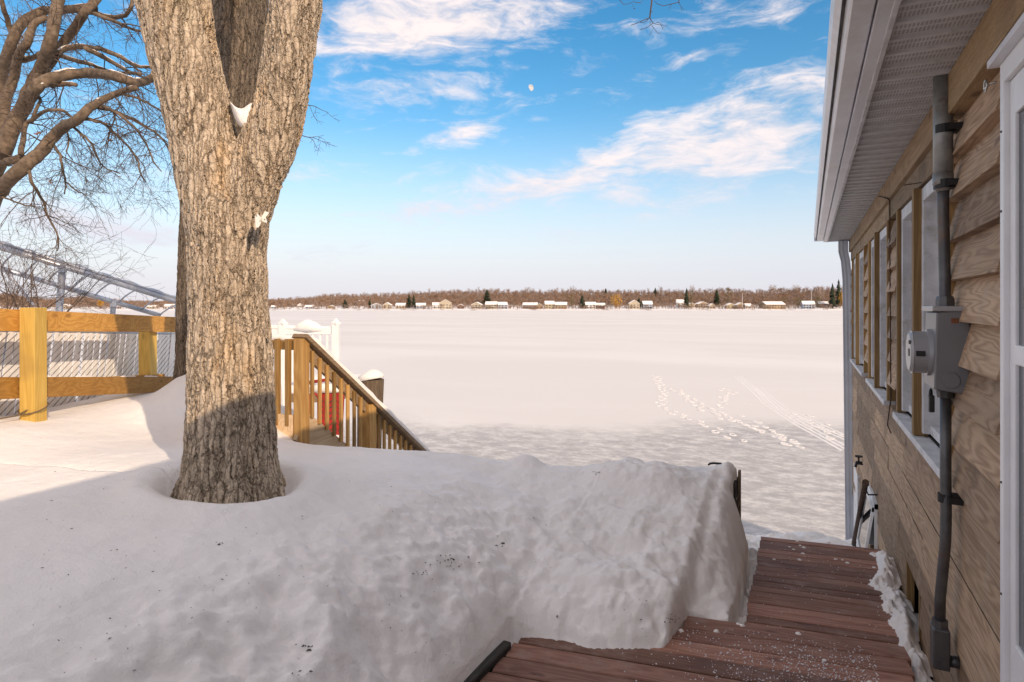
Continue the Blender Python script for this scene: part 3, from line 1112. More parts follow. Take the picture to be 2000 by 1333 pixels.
for a in [
    (586, 592, 9, 8, 'white', 'gable', 'small white house alone high on the wooded hill'),
    (535, 603, 9, 6, 'blue', 'side', 'small blue grey house at the foot of the wooded hill'),
    (605, 602, 16, 7, 'grey', 'side', 'low grey house half hidden by scrub under the wooded hill'),
    (648, 601, 12, 7, 'tan', 'gable', 'tan cabin among bare scrub near the narrow evergreen'),
    (708, 588, 13, 7, 'cream', 'side', 'cream house up in the woods past the narrow evergreen'),
    (735, 601, 20, 11, 'grey', 'gable', 'grey gabled house beyond the slim evergreen'),
    (757, 601, 16, 12, 'cream', 'gable', 'cream house beside the grey gabled house'),
    (783, 599, 18, 11, 'cream', 'side', 'cream house close before the pair of spruces'),
    (822, 600, 18, 11, 'grey', 'side', 'grey blue house just past the pair of spruces'),
    (853, 599, 16, 12, 'white', 'side', 'white house joined to the big steep gable'),
    (870, 600, 24, 18, 'cream', 'gable', 'big cream house with a steep snowy gable'),
    (900, 598, 12, 9, 'brown', 'gable', 'small dark brown house past the big steep gable'),
    (932, 598, 20, 13, 'cream', 'gable', 'cream house below the broad dark pine'),
    (960, 598, 22, 14, 'cream', 'side', 'wide snowy roofed cream house beside the broad dark pine'),
    (981, 598, 18, 13, 'grey', 'side', 'grey house with snowy roof next to the wide cream one'),
    (1036, 598, 28, 12, 'brown', 'side', 'long brown house with a low snowy roof'),
    (1054, 598, 12, 10, 'tan', 'gable', 'tan gable joined to the long brown house'),
    (1073, 598, 18, 15, 'yellow', 'side', 'tall yellowish house with a flat snowy front'),
    (1096, 598, 22, 13, 'tan', 'side', 'tan house with balcony beside the tall yellowish one'),
    (1153, 599, 20, 13, 'white', 'side', 'white box house beside the dark green pine'),
    (1173, 598, 16, 11, 'brown', 'side', 'brown house with snowy roof before the golden willow'),
    (1238, 598, 20, 17, 'cream', 'gable', 'cream gabled house past the golden willow'),
    (1264, 596, 18, 15, 'blue', 'side', 'blue shaded house with a bright snowy roof'),
    (1328, 594, 14, 15, 'white', 'side', 'small white house against the tall dark evergreen'),
    (1349, 595, 15, 9, 'cream', 'gable', 'cream house with snowy gable past the tall dark evergreen'),
    (1370, 594, 22, 11, 'tan', 'gable', 'tan house with two snowy gables'),
    (1389, 599, 12, 10, 'cream', 'gable', 'narrow cream house on the shore below the round evergreen'),
    (1425, 598, 16, 11, 'yellow', 'gable', 'yellow house under the wide olive tree'),
    (1444, 597, 16, 12, 'tan', 'gable', 'tan steep gabled house past the wide olive tree'),
    (1460, 597, 12, 10, 'white', 'side', 'white house beside the big dark shrub'),
    (1508, 603, 42, 14, 'tan', 'side', 'low wide tan house under a broad snowy roof'),
    (1578, 598, 22, 15, 'blue', 'side', 'blue walled house with sloping snow roof by the flagpole'),
    (1607, 594, 20, 11, 'dark', 'side', 'dark walled house below the rounded pale tree'),
    (130, 600, 18, 9, 'cream', 'gable', 'cream house seen under the boat canopy frame'),
    (228, 600, 14, 7, 'grey', 'side', 'grey house seen beside the canopy frame post'),
    (298, 599, 18, 7, 'cream', 'side', 'cream house seen under the low end of the canopy frame'),
    (335, 597, 22, 9, 'white', 'side', 'white house next to the trunk behind the fence')]:
    far_house(*a)
for px, ytop, lb in ((1585, 571, 'white flagpole on the far shore by the blue walled house'), (1450, 574, 'thin white pole on the far shore by the tan steep gable')):
    b_ = shore_pt(px, TS + 12)
    r0 = empty('flagpole', b_, lb, 'pole')
    tp = Vector((b_.x, b_.y, (600 - ytop) / F * b_.dot(FWD)))
    MB().tube([b_ - Vector((0, 0, .5)), tp], [.28, .2], 6).build('pole', HM['trim'], r0)
    MB().tube([tp, tp + Vector((0, 0, .5))], [.35, .35], 6).build('finial', HM['trim'], r0)

# the day moon
mp = at(1036, 172, 5200)
mr_ = 6.3 / F * 5200
mm, nm_, bm_ = mat_new('pale_moon')
nm_.n.remove(bm_)
em = nm_.new('ShaderNodeEmission')
v_ = coords(nm_)
em_c = nm_.mix(nm_.rng(nm_.noise(v_, .06, 3, .5), .42, .62), (.86, .90, .97), (.52, .66, .86))
nm_.link(em_c, em.inputs[0])
em.inputs[1].default_value = .62
tr = nm_.new('ShaderNodeBsdfTransparent')
ge = nm_.new('ShaderNodeNewGeometry')
lit = nm_.rng(nm_.vmath('DOT_PRODUCT', ge.outputs['Normal'], tuple((RIGHT * .62 - FWD * .45 + Vector((0, 0, .15))).normalized())), -.15, .30)
front = nm_.math('SUBTRACT', 1.0, ge.outputs['Backfacing'])
mx = nm_.new('ShaderNodeMixShader')
nm_.link(nm_.math('MULTIPLY', lit, front), mx.inputs[0])
nm_.link(tr.outputs[0], mx.inputs[1])
nm_.link(em.outputs[0], mx.inputs[2])
nm_.link(mx.outputs[0], nm_.n['Material Output'].inputs['Surface'])
bmm = bmesh.new()
bmesh.ops.create_uvsphere(bmm, u_segments=32, v_segments=16, radius=mr_)
mme = bpy.data.meshes.new('moon')
bmm.to_mesh(mme)
bmm.free()
mo = link('moon', mme, mm)
mo.location = mp
setp(mo, 'pale gibbous day moon in the blue sky', 'moon')

# ------------------------------------------------------------------ the house
WX = .58                                    # wall face
H0, H1 = -9.0, 10.60                        # house runs along y
SOF = .962
house = empty('lake_cabin', (WX, H1, -3.4), 'wood sided cabin wall with white windows, gutter and storm door beside the deck', 'house')
# wall core in pieces round the openings (openings: y0, y1, z0, z1)
OPEN = [(3.42, 5.10, -.72, .665), (5.76, 7.42, -.72, .665), (8.06, 10.14, -.72, .665)]
HATCH = (4.27, 4.76, -2.2, -1.64)
BWIN = (6.70, 7.50, -2.42, -1.80)
core = MB()
core.box(WX + .16, 7.6, H0, H1 - .02, -3.6, SOF + .3)
bands_y = [H0, 1.43, 2.40, 3.42, 5.10, 5.76, 7.42, 8.06, 10.14, H1]
core.box(WX + .03, WX + .16, H0, H1, .665, SOF + .02)
for a, b in zip(bands_y[:-1], bands_y[1:]):
    if (a, b) in [(o_[0], o_[1]) for o_ in OPEN]:
        continue
    core.box(WX + .03, WX + .16, a, b, -.72, .665)
for a, b, z1 in ((H0, 4.27, -.72), (4.27, 4.76, -.72), (4.76, 6.70, -.72), (6.70, 7.50, -.72), (7.50, H1, -.72)):
    z0 = {4.27: -1.64, 6.70: -1.80}.get(a, -3.6)
    core.box(WX + .03, WX + .16, a, b, z0, z1)
core.box(WX + .03, WX + .16, 6.70, 7.50, -3.6, -2.42)
core.build('wall', M['dark'], house)
MB().box(WX + .02, WX + .155, 7.6, H1 - .05, -3.6, -2.75).build('foundation', M['concrete'], house)

# lap siding: every board its own piece
REV = .173


def lap(y0, y1, zb, zt, name='siding_board'):
    zt2 = min(zt + .03, SOF)
    t0 = .052 + rnd.uniform(-.004, .008)
    wobble = rnd.uniform(-.004, .004)
    if zt < -.70:                           # lower courses lie nearly flush with open joints
        zt2 = min(zt, zb + REV) - .011
        t0 = .030 + rnd.uniform(-.005, .005)
        prof = [(WX + .03, zb), (WX - t0 + .018, zb + wobble * .3), (WX - .004 + rnd.uniform(-.003, .003), zt2), (WX + .03, zt2 - .045)]
    else:
        prof = [(WX + .03, zb), (WX - t0 + .018, zb + wobble), (WX + .016, zt2), (WX + .03, zt2)]
    mb = MB()
    n = len(prof)
    tl = rnd.uniform(-.004, .004)
    vs = [Vector((x, y0, z)) for x, z in prof] + [Vector((x, y1, z + tl)) for x, z in prof]
    mb.add(vs, [(i, (i + 1) % n, (i + 1) % n + n, i + n) for i in range(n)] + [(3, 2, 1, 0), (4, 5, 6, 7)])
    return bevel(mb.build(name, M['siding'], house), .002, 1)


def lap_run(y0, y1, zb, zt):
    y = y0
    while y < y1 - .01:
        nxt = y + rnd.uniform(1.5, 2.7)
        if nxt > y1 - .5:
            nxt = y1
        lap(y + .0015, nxt - .0015, zb, zt)
        y = nxt


zc = .628
rows = [zc + REV * k for k in (0,)] + [zc - REV * k for k in range(1, 25)]
for zb in rows:
    zt = zb + REV
    if zb < -3.5:
        break
    segs = [(1.0, 1.33), (2.505, 3.37), (5.155, 5.70), (7.47, 8.01), (10.19, 10.565)]
    if zb >= .60:
        segs = [(2.505, 3.36)]
        for a, b in segs:
            lap_run(a, b, zb, min(zt, .80))
        continue
    if zt < -.70:
        segs = [(1.0, 1.33), (2.505, 10.565)]
        if zb < HATCH[3] - .05:
            segs = [(1.0, 1.33), (2.505, HATCH[0]), (HATCH[1], 10.565)]
        if zb < BWIN[3] - .05 and zt > BWIN[2]:
            segs = segs[:-1] + [(segs[-1][0], BWIN[0]), (BWIN[1], 10.565)]
        if zb < -2.75:
            segs = [(4.9, 7.55)]
    for a, b in segs:
        if zt > -.72 > zb and a > 5.0:      # course behind the sills
            lap_run(a - .05, b + .05, zb, -.745)
            continue
        lap_run(a, b, zb, zt)
    if zb < -.72 < zt:
        for a, b in ((3.36, 5.16), (5.70, 7.47), (8.01, 10.19)):
            lap(a, b, zb, -.765)
# frieze boards under the soffit
for a, b in ((3.40, 5.75), (5.75, 8.2), (8.2, 10.58)):
    bevel(MB().box(WX - .045, WX + .03, a + .001, b - .001, .80, SOF).build('frieze_board', M['frieze'], house), .003)
    bevel(MB().box(WX - .018, WX + .03, a + .001, b - .001, .672, .80).build('header_board', M['frieze'], house), .003)
bevel(MB().box(WX - .055, WX + .03, 1.0, 3.285, .80, SOF + .002).build('strand_board', M['osb'], house), .003)
MB().box(WX + .025, WX + .16, 1.33, 1.44, -1.9, .8).build('door_post', M['frame_wood'], house)
MB().box(WX - .022, WX + .03, 2.472, 2.505, -1.9, .80).build('trim_strip', M['frame_wood'], house)
# fascia, gutter, soffit
MB().box(.200, .242, H0, 10.45, SOF - .012, 1.10).build('fascia', M['gutter'], house)
bevel(MB().box(.242, .262, H0, 10.45, SOF - .016, SOF + .02).build('soffit_channel', M['oldwhite'], house), .003)
gp = [(.196, 1.092), (.196, .975), (.190, .968), (.128, .968), (.120, .975), (.108, 1.000), (.098, 1.012), (.080, 1.030), (.072, 1.052), (.072, 1.088), (.080, 1.094), (.084, 1.088),
      (.078, 1.080), (.078, 1.055), (.086, 1.036), (.104, 1.018), (.115, 1.004), (.127, .978), (.185, .978), (.188, 1.092)]
gut = MB().prism(gp, H0, 10.47).build('gutter', M['gutter'], house)
MB().box(.076, .196, 10.455, 10.472, .969, 1.088).build('end_cap', M['gutter'], gut)
pan = MB()
PW = .3048
prof = [(0, .014), (.006, .014), (.012, 0), (.036, 0), (.044, .008), (.140, .008), (.150, .008), (.158, .016), (.164, .016), (.170, 0), (.188, 0), (.196, .008), (PW - .004, .008), (PW - .001, .014)]
for k, x in enumerate((.250, WX + .02)):
    for (yy, zz) in prof:
        pan.v.append((x, yy, zz))
    for (yy, zz) in prof[::-1]:
        pan.v.append((x, yy, zz + .006))
npf = len(prof) * 2
for i in range(npf):
    j = (i + 1) % npf
    pan.f.append((i, j, j + npf, i + npf))
pan.f.append(tuple(range(npf)))
pan.f.append(tuple(range(npf, 2 * npf)))
pmesh = pan.mesh('soffit_panel')
pmesh.materials.append(M['soffit'])
y = 10.43 - PW
while y > .6:
    o = link('soffit_panel', pmesh, None, house)
    o.location = o.location + Vector((0, y, SOF + rnd.uniform(-.001, .001)))
    y -= PW
MB().box(.25, WX + .02, H0, y + PW - .01, SOF, SOF + .008).build('soffit_end', M['oldwhite'], house)
MB().box(.20, WX + .1, 10.43, 10.452, SOF - .01, 1.12).build('eave_end', M['gutter'], house)
# roof: low pitch gable
rfm = MB()
for sgn in (0, 1):
    prof = [(.10, 1.10), (4.2, 2.42), (4.2, 2.30), (.10, .99)] if sgn == 0 else [(4.2, 2.42), (8.3, 1.10), (8.3, .98), (4.2, 2.30)]
    rfm.prism(prof, H0, 10.48)
rfo = rfm.build('roof', M['shingle'], house)
MB().add([(WX + .03, H1 - .03, SOF), (7.8, H1 - .03, SOF), (4.2, H1 - .03, 2.3), (WX + .03, H1 - .2, SOF), (7.8, H1 - .2, SOF), (4.2, H1 - .2, 2.3)],
         [(0, 1, 2), (3, 5, 4), (0, 3, 4, 1), (1, 4, 5, 2), (2, 5, 3, 0)]).build('gable_wall', M['siding'], house)
# downspout at the far corner, ribbed
ds = MB()


def dsprof(cx, cy, wx, wy):
    out = []
    n = 5
    for k in range(n):
        f_ = k / n
        out.append((cx - wx / 2 + wx * f_, cy - wy / 2 + (.004 if k % 2 else 0)))
    for k in range(n):
        out.append((cx + wx / 2 - (.004 if k % 2 else 0), cy - wy / 2 + wy * k / n))
    for k in range(n):
        out.append((cx + wx / 2 - wx * k / n, cy + wy / 2 - (.004 if k % 2 else 0)))
    for k in range(n):
        out.append((cx - wx / 2 + (.004 if k % 2 else 0), cy + wy / 2 - wy * k / n))
    return out


lev = [(.455, 10.40, .955, .125), (.455, 10.40, .80, .125), (.485, 10.40, .66, .118), (.505, 10.40, .40, .118), (.545, 10.40, -3.45, .118)]
rings = [[Vector((a, b, z)) for a, b in dsprof(cx, cy, ww, .085)] for cx, cy, z, ww in lev]
nn_ = len(rings[0])
ds.v = [tuple(p) for r in rings for p in r]
for i in range(len(rings) - 1):
    for k in range(nn_):
        a, b = i * nn_ + k, i * nn_ + (k + 1) % nn_
        ds.f.append((a, b, b + nn_, a + nn_))
dso = ds.build('downspout', M['downspout'], house)
for zz in (-.98, -2.05):
    cx = .505 + (.40 - zz) / 3.85 * .04
    MB().box(cx - .063, WX + .03, 10.353, 10.366, zz - .012, zz + .012).build('strap', M['downspout'], dso)

# windows: three pairs, white frames set back behind bare studs
def window(y0, y1, z0, z1, near):
    wroot = empty('window', (WX + .06, (y0 + y1) / 2, z0))
    wroot.parent = house
    wroot.location = wroot.location - house.location
    xf = WX + .075
    fw = .05
    f_ = MB()
    f_.box(WX - .004, xf + .06, y0, y0 + fw, z0, z1)
    f_.box(WX - .004, xf + .06, y1 - fw, y1, z0, z1)
    f_.box(WX - .004, xf + .06, y0 + fw, y1 - fw, z1 - .075, z1)
    f_.box(xf - .045, xf + .06, y0 + fw, y1 - fw, z0, z0 + .05)
    bevel(f_.build('frame', M['oldwhite'], wroot), .003, 1)
    zm = (z0 + z1) / 2 + .02
    s_ = MB()
    a, b = y0 + fw, y1 - fw
    for (q0, q1, xo) in ((zm - .02, z1 - .075, 0.0), (z0 + .06, zm + .02, .028)):
        s_.box(xf + xo, xf + xo + .026, a, a + .04, q0, q1)
        s_.box(xf + xo, xf + xo + .026, b - .04, b, q0, q1)
        s_.box(xf + xo, xf + xo + .026, a + .04, b - .04, q0, q0 + .045)
        s_.box(xf + xo, xf + xo + .026, a + .04, b - .04, q1 - .045, q1)
    s_.build('sash', M['white'], wroot)
    g_ = MB()
    g_.box(xf + .010, xf + .016, a + .04, b - .04, zm + .025, z1 - .12)
    g_.box(xf + .040, xf + .046, a + .04, b - .04, z0 + .105, zm - .025)
    g_.build('pane', M['glass'], wroot)


for gi, (y0, y1, z0, z1) in enumerate(OPEN):
    ym = (y0 + y1) / 2
    window(y0 + .02, ym - .03, z0 + .015, z1 - .002, gi == 0)
    window(ym + .03, y1 - .02, z0 + .015, z1 - .002, gi == 0)
    for (a, b) in ((y0 - .05, y0 + .005), (ym - .035, ym + .035), (y1 - .005, y1 + .05)):
        st_ = MB().box(WX - .028 - (.015 if a == ym - .035 else 0), WX + .03, a, b, z0 - .004, z1 + .004).build('stud', M['frame_wood'], house)
        bevel(st_, .003)
    sl = MB().box(WX - .052, WX + .12, y0 - .045, y1 + .04, z0 - .045, z0 - .006)
    so = sl.build('sill', M['oldwhite'], house)
    bevel(so, .004)

# storm door
DY = -.10
door = empty('storm_door', (WX, 2.05, -1.55))
door.parent = house
door.location = door.location - house.location + Vector((0, 0, 0))
dx = WX - .012
fr = MB()
fr.box(dx - .018, dx + .05, 2.548, 2.588, -1.62, .765)
fr.box(dx - .018, dx + .05, 1.56, 1.64, -1.62, .765)
fr.box(dx - .018, dx + .05, 1.64, 2.548, .70, .765)
bevel(fr.build('frame', M['white'], door), .003)
MB().box(dx - .046, dx + .05, 1.52, 2.615, .766, .788).build('drip_cap', M['gutter'], door)
lf = MB()
lf.box(dx - .002, dx + .030, 2.494, 2.546, -1.60, .698)
lf.box(dx - .002, dx + .030, 1.642, 1.735, -1.60, .698)
lf.box(dx - .002, dx + .030, 1.735, 2.494, .585, .698)
lf.box(dx - .002, dx + .030, 1.735, 2.494, -.175, -.115)
lf.box(dx - .002, dx + .030, 1.735, 2.494, -1.60, -1.02)
bevel(lf.build('leaf', M['white'], door), .004)
MB().box(dx + .008, dx + .014, 1.733, 2.496, -.117, .587).build('upper_pane', M['dglass'], door)
MB().box(dx + .008, dx + .014, 1.733, 2.496, -1.022, -.173).build('lower_pane', M['dglass'], door)
MB().box(dx - .012, dx - .001, 1.83, 2.33, -1.50, -1.12).build('kick_panel', M['white'], door)
for zz in (.55, .30, -.55, -.90, -1.2):
    MB().tube([(dx - .021, 2.568, zz), (dx - .016, 2.568, zz)], .004, 8).build('screw', M['black'], door)
MB().tube([(dx - .03, 1.70, -.45), (dx - .06, 1.70, -.45), (dx - .06, 1.70, -.60), (dx - .03, 1.70, -.60)], .008, 8).build('handle', M['black'], door)
door.location.y += DY

# crawl-space hatch opening, framed
for ya in (HATCH[0] - .04, HATCH[1]):
    MB().box(WX - .012, WX + .16, ya, ya + .04, -2.1, HATCH[3] + .02).build('hatch_frame', M['frame_wood'], house)
# basement awning window, tilted open
bw = empty('basement_window', (WX, 7.1, -2.42))
bw.parent = house
bw.location = bw.location - house.location
fb = MB()
y0, y1, z0, z1 = BWIN
fb.box(WX - .03, WX + .05, y0, y0 + .05, z0, z1)
fb.box(WX - .03, WX + .05, y1 - .05, y1, z0, z1)
fb.box(WX - .03, WX + .05, y0, y1, z1 - .05, z1 - .001)
fb.build('frame', M['white'], bw)
tilt = Matrix.Translation((WX - .035, 0, z1 - .05)) @ Matrix.Rotation(math.radians(9), 4, 'Y')
sa = MB()
sa.box(-.012, .012, y0 + .05, y0 + .09, -.52, 0, tilt)
sa.box(-.012, .012, y1 - .09, y1 - .05, -.52, 0, tilt)
sa.box(-.012, .012, y0 + .05, y1 - .05, -.04, 0.002, tilt)
sa.box(-.012, .012, y0 + .05, y1 - .05, -.56, -.52, tilt)
sa.build('sash', M['white'], bw)
MB().box(-.003, .003, y0 + .09, y1 - .09, -.52, -.04, tilt).build('pane', M['glass'], bw)
# white lower door at the far end of the wall
ld = empty('lower_door', (WX, 9.7, -3.4))
ld.parent = house
ld.location = ld.location - house.location
MB().box(WX - .012, WX + .05, 8.95, 10.05, -3.4, -2.15).build('panel', M['white'], ld)
MB().box(WX - .035, WX + .05, 8.86, 8.95, -3.4, -2.08).build('casing', M['oldwhite'], ld)

# ---- electric service on the wall
met = empty('electric_meter', (WX, 3.19, -.36), 'grey electric meter box with round meter can and padlock seal on the wall', 'meter')
yb0, yb1 = 3.075, 3.335
bx = MB()
prof = [(WX + .004, -.010), (.470, -.022), (.462, -.335), (WX + .004, -.352)]
bx.prism(prof, yb0, yb1)
bevel(bx.build('box', M['box'], met), .006, 3)
bevel(MB().box(.455, WX + .004, yb0 - .008, yb1 + .008, -.018, .004).build('lid', M['can'], met), .004)
cz, cyy = -.192, 3.205
rg = MB()
rg.tube([(.472, cyy, cz), (.452, cyy, cz)], [.100, .097], 40)
rg.build('ring', M['can'], met)
can = MB()
can.tube([(.456, cyy, cz), (.402, cyy, cz), (.398, cyy, cz), (.388, cyy, cz)], [.089, .089, .086, .078], 40)
co_ = can.build('can', M['can'], met, False)
bevel(co_, .002)
MB().tube([(.400, cyy, cz), (.3985, cyy, cz)], [.0905, .0905], 40).build('rim', M['steel'], met)
MB().box(.405, .438, cyy - .0935, cyy - .085, cz - .012, cz + .010).build('nameplate', M['black'], met)
MB().box(.3855, .3885, cyy - .045, cyy - .012, cz - .015, cz + .015).build('display', M['black'], met)
for k in (-1, 0, 1):
    MB().box(.3862, .3888, cyy - .05 + k * .018, cyy - .044 + k * .018, cz + .035, cz + .052).build('mark', M['black'], met)
MB().tube([(.520, yb0 - .001, -.295), (.520, yb0 - .006, -.295)], [.032, .030], 24).build('knockout', M['box'], met)
MB().box(.520, .545, yb0 - .003, yb0, -.065, -.045).build('sticker', M['leaf'], met)
lkp = [Vector((.462, 3.15, -.34)) + Vector((math.cos(a) * .006, math.cos(a) * .02, -.028 + math.sin(a) * .026)) for a in np.linspace(0, 2 * math.pi, 14)]
MB().tube(lkp, .0045, 6).build('seal_ring', M['black'], met)
bevel(MB().box(.452, .472, 3.120, 3.150, -.435, -.365).build('padlock', M['black'], met), .004)
con = empty('service_conduit', (WX, 3.2, -1.5), 'grey service mast and conduit running down the wall through the meter', 'conduit')
MB().tube([(.513, 3.20, SOF + .01), (.513, 3.20, .52)], .036, 20).build('mast', M['mast'], con, True)
MB().tube([(.513, 3.20, .56), (.513, 3.20, .515), (.513, 3.20, .50), (.514, 3.20, .485)], [.038, .038, .030, .024], 20).build('reducer', M['mast'], con, True)
MB().tube([(.514, 3.20, .50), (.514, 3.205, .40), (.520, 3.225, .28), (.524, 3.235, .15), (.522, 3.215, .06), (.520, 3.20, -.01)], .022, 16).build('upper_conduit', M['pipe'], con, True)
MB().tube([(.520, 3.20, .045), (.520, 3.20, .03), (.520, 3.20, .0)], [.030, .034, .034], 8).build('coupling', M['pipe'], con)
MB().tube([(.522, 3.20, -.352), (.522, 3.20, -.38)], [.034, .030], 8).build('coupling', M['pipe'], con)
p_lo = [(.522, 3.20, -.35), (.522, 3.20, -.70), (.522, 3.19, -.86), (.518, 3.18, -.98), (.512, 3.205, -1.12), (.508, 3.235, -1.24), (.508, 3.24, -1.36)]
MB().tube(p_lo, .021, 16).build('lower_conduit', M['pipe'], con, True)
for zz, rr in ((.745, .041), (.515, .041), (-.80, .026)):
    ybr = 3.20
    MB().tube([(.519, ybr, zz - .018), (.519, ybr, zz + .018)], rr, 20).build('clamp', M['black'], con)
    MB().box(.525, WX + .004, ybr - .055, ybr + .055, zz - .012, zz + .012).build('bracket', M['black'], con)
bevel(MB().box(.478, .540, 3.20, 3.285, -1.53, -1.36).build('elbow_box', M['pipe'], con), .006, 2)
MB().tube([(.508, 3.24, -1.36), (.508, 3.24, -1.33)], .030, 8).build('coupling', M['pipe'], con)
MB().tube([(.535, 3.24, -1.50), (WX + .01, 3.24, -1.50)], .024, 12).build('wall_stub', M['pipe'], con, True)

# small fittings on the wall
eh = onx(1925, 168, WX - .03)
eye = [eh + Vector((0, math.cos(a) * .019, math.sin(a) * .019)) for a in np.linspace(-.3, 5.6, 16)]
eye = [Vector((WX + .01, eh.y - .030, eh.z))] + [Vector((WX - .02, eh.y - .025, eh.z))] + eye
setp(MB().tube(eye, .0035, 8).build('eye_hook', M['steel'], None, True), 'steel eye hook screwed into the siding under the eave', 'hook')
n1 = onx(1800, 357, WX - .02)
setp(MB().tube([n1 + Vector((.02, -.0, .002)), n1 + Vector((-.075, .02, -.004)), n1 + Vector((-.0755, .02, -.004)), n1 + Vector((-.078, .02, -.004))], [.003, .003, .007, .007], 8).build('nail', M['rust'], None), 'bent rusty nail sticking out of the header above the paired windows', 'nail')
cb = [onx(1716, 384, WX - .05), onx(1733, 388, WX - .055), onx(1738, 392, WX - .03), onx(1738, 500, WX - .032), onx(1739, 640, WX - .034), onx(1740, 780, WX - .03), onx(1733, 830, WX - .02), onx(1740, 846, WX - .012)]
setp(MB().tube(cb, .0045, 6).build('loose_cable', M['rust'], None, True), 'thin brown cable hanging down the siding from the soffit', 'cable')
hb = onx(1680, 905, WX - .035)
hr = empty('wall_faucet', hb, 'small black wall faucet near the downspout', 'faucet')
MB().tube([(WX + .01, hb.y, hb.z), (WX - .07, hb.y, hb.z), (WX - .085, hb.y, hb.z - .05)], [.022, .022, .016], 10).build('spout', M['black'], hr)
MB().tube([(WX - .05, hb.y, hb.z), (WX - .05, hb.y, hb.z + .07)], [.010, .010], 8).build('stem', M['black'], hr)
MB().tube([(WX - .05, hb.y, hb.z + .07), (WX - .05, hb.y, hb.z + .085)], [.04, .04], 12).build('knob', M['black'], hr)
# handrail on the wall going down past the lower deck
h0_, h1_ = Vector((.47, 6.62, -1.60)), Vector((.47, 8.3, -2.72))
hrl = empty('handrail', (WX, 7.6, -2.6), 'rusty round handrail bracketed to the wall beside the basement window', 'handrail')
MB().tube([h0_ - (h1_ - h0_).normalized() * .0, h1_], .024, 12).build('rail', M['rust'], hrl, True)
MB().tube([h0_ - (h1_ - h0_).normalized() * .03, h0_ + (h1_ - h0_).normalized() * .02], [.028, .030], 12).build('end_knob', M['rust'], hrl)
for f_ in (.06, .55, .97):
    p = h0_.lerp(h1_, f_)
    MB().tube([p, p + Vector((.03, 0, -.06)), p + Vector((.12, 0, -.05))], .008, 8).build('bracket', M['black'], hrl)

# ------------------------------------------------------------------ decks
def deck(root, origin, ang, rows, pitch, wid, th, ztop, span):
    """boards across the walkway; span(k) gives (x0, x1) for row k counted from the far edge"""
    c_, s_ = math.cos(ang), math.sin(ang)
    for k in range(rows):
        sp_ = span(k)
        if sp_ is None:
            continue
        x0, x1 = sp_
        L = (x1 - x0) / c_
        mb = MB()
        b = .004
        hw = wid / 2
        prof = [(-hw, -th), (hw, -th), (hw, -b), (hw - b, 0), (-hw + b, 0), (-hw, -b)]
        n = len(prof)
        vs = [Vector((0, a, z)) for a, z in prof] + [Vector((L, a, z)) for a, z in prof]
        mb.add(vs, [(i, (i + 1) % n, (i + 1) % n + n, i + n) for i in range(n)] + [tuple(range(n)), tuple(range(n, 2 * n))])
        o = mb.build('deck_board', M['deck'])
        yk = origin[1] - k * pitch + (x0 - origin[0]) * math.tan(ang)
        o.parent = root
        o.location = Vector((x0, yk, ztop + rnd.uniform(-.0015, .0015))) - root.location
        o.rotation_euler = (rnd.uniform(-.004, .004), rnd.uniform(-.0015, .0015), ang + rnd.uniform(-.002, .002))


ANG = math.radians(7.0)
ud = empty('upper_deck', (-.4, 2.0, DECK1 - .2), 'reddish brown plank deck sprinkled with ice melt', 'deck')
deck(ud, (-.63, 3.645, 0), ANG, 30, .1465, .1365, .038, DECK1,
     lambda k: (-.63, .455) if k == 0 else ((-1.0, .45) if k < 3 else (-1.385 + rnd.uniform(-.012, .012), .455 if k == 3 else .566)))
fm = MB()
for x in (-1.2, -.4, .35):
    fm.box(x - .02, x + .02, -.9, 3.45, DECK1 - .23, DECK1 - .042)
fm.build('joist', M['darkwood'], ud)
rb = MB().bar((-.63, 3.705, DECK1 - .098), (.455, 3.838, DECK1 - .098), .03, .108)
rb.build('riser', M['deck'], ud)
ldk = empty('lower_deck', (.05, 4.7, DECK2 - .2), 'narrow board walkway one step below the upper deck', 'deck')
rr_ = random.Random(4)
ends = [.505, .50, .50, .508, .51, .44, .43, .445, .45, .46, .455, .46, .465, .47, .472, .475, .478, .476, .475, .47, .47, .47]
deck(ldk, (-.34, 5.515, 0), ANG * .85, 21, .0905, .0830, .036, DECK2, lambda k: (-.342 + rr_.uniform(-.008, .008), ends[k]))
fm = MB()
for x in (-.28, .05, .40):
    fm.box(x - .02, x + .02, 3.75, 5.52, DECK2 - .16, DECK2 - .040)
fm.build('joist', M['darkwood'], ldk)
setp(bevel(MB().bar((-1.435, 2.30, DECK1 - .005), (-1.405, 2.98, DECK1 - .005), .05, .08).build('edging_timber', M['darkwood']), .012, 3),
     'black edging timber between deck boards and snow bank', 'timber')
# retaining timbers that hold the yard beside the lower deck
rw = empty('retaining_wall', (-.52, 5.2, -2.0), 'dark timber retaining wall showing under the snow lip', 'wall')
for k in range(4):
    z1 = -1.36 - k * .155
    bevel(MB().box(-.57, -.512 + .005 * (k % 2), (5.20, 5.02, 4.90, 4.85)[k], 5.42, z1 - .150, z1).build('timber', M['darkwood'], rw), .006)
bevel(MB().box(-.508, -.488, 5.35, 5.41, -2.05, -1.30).build('post', M['pile'], rw), .004)
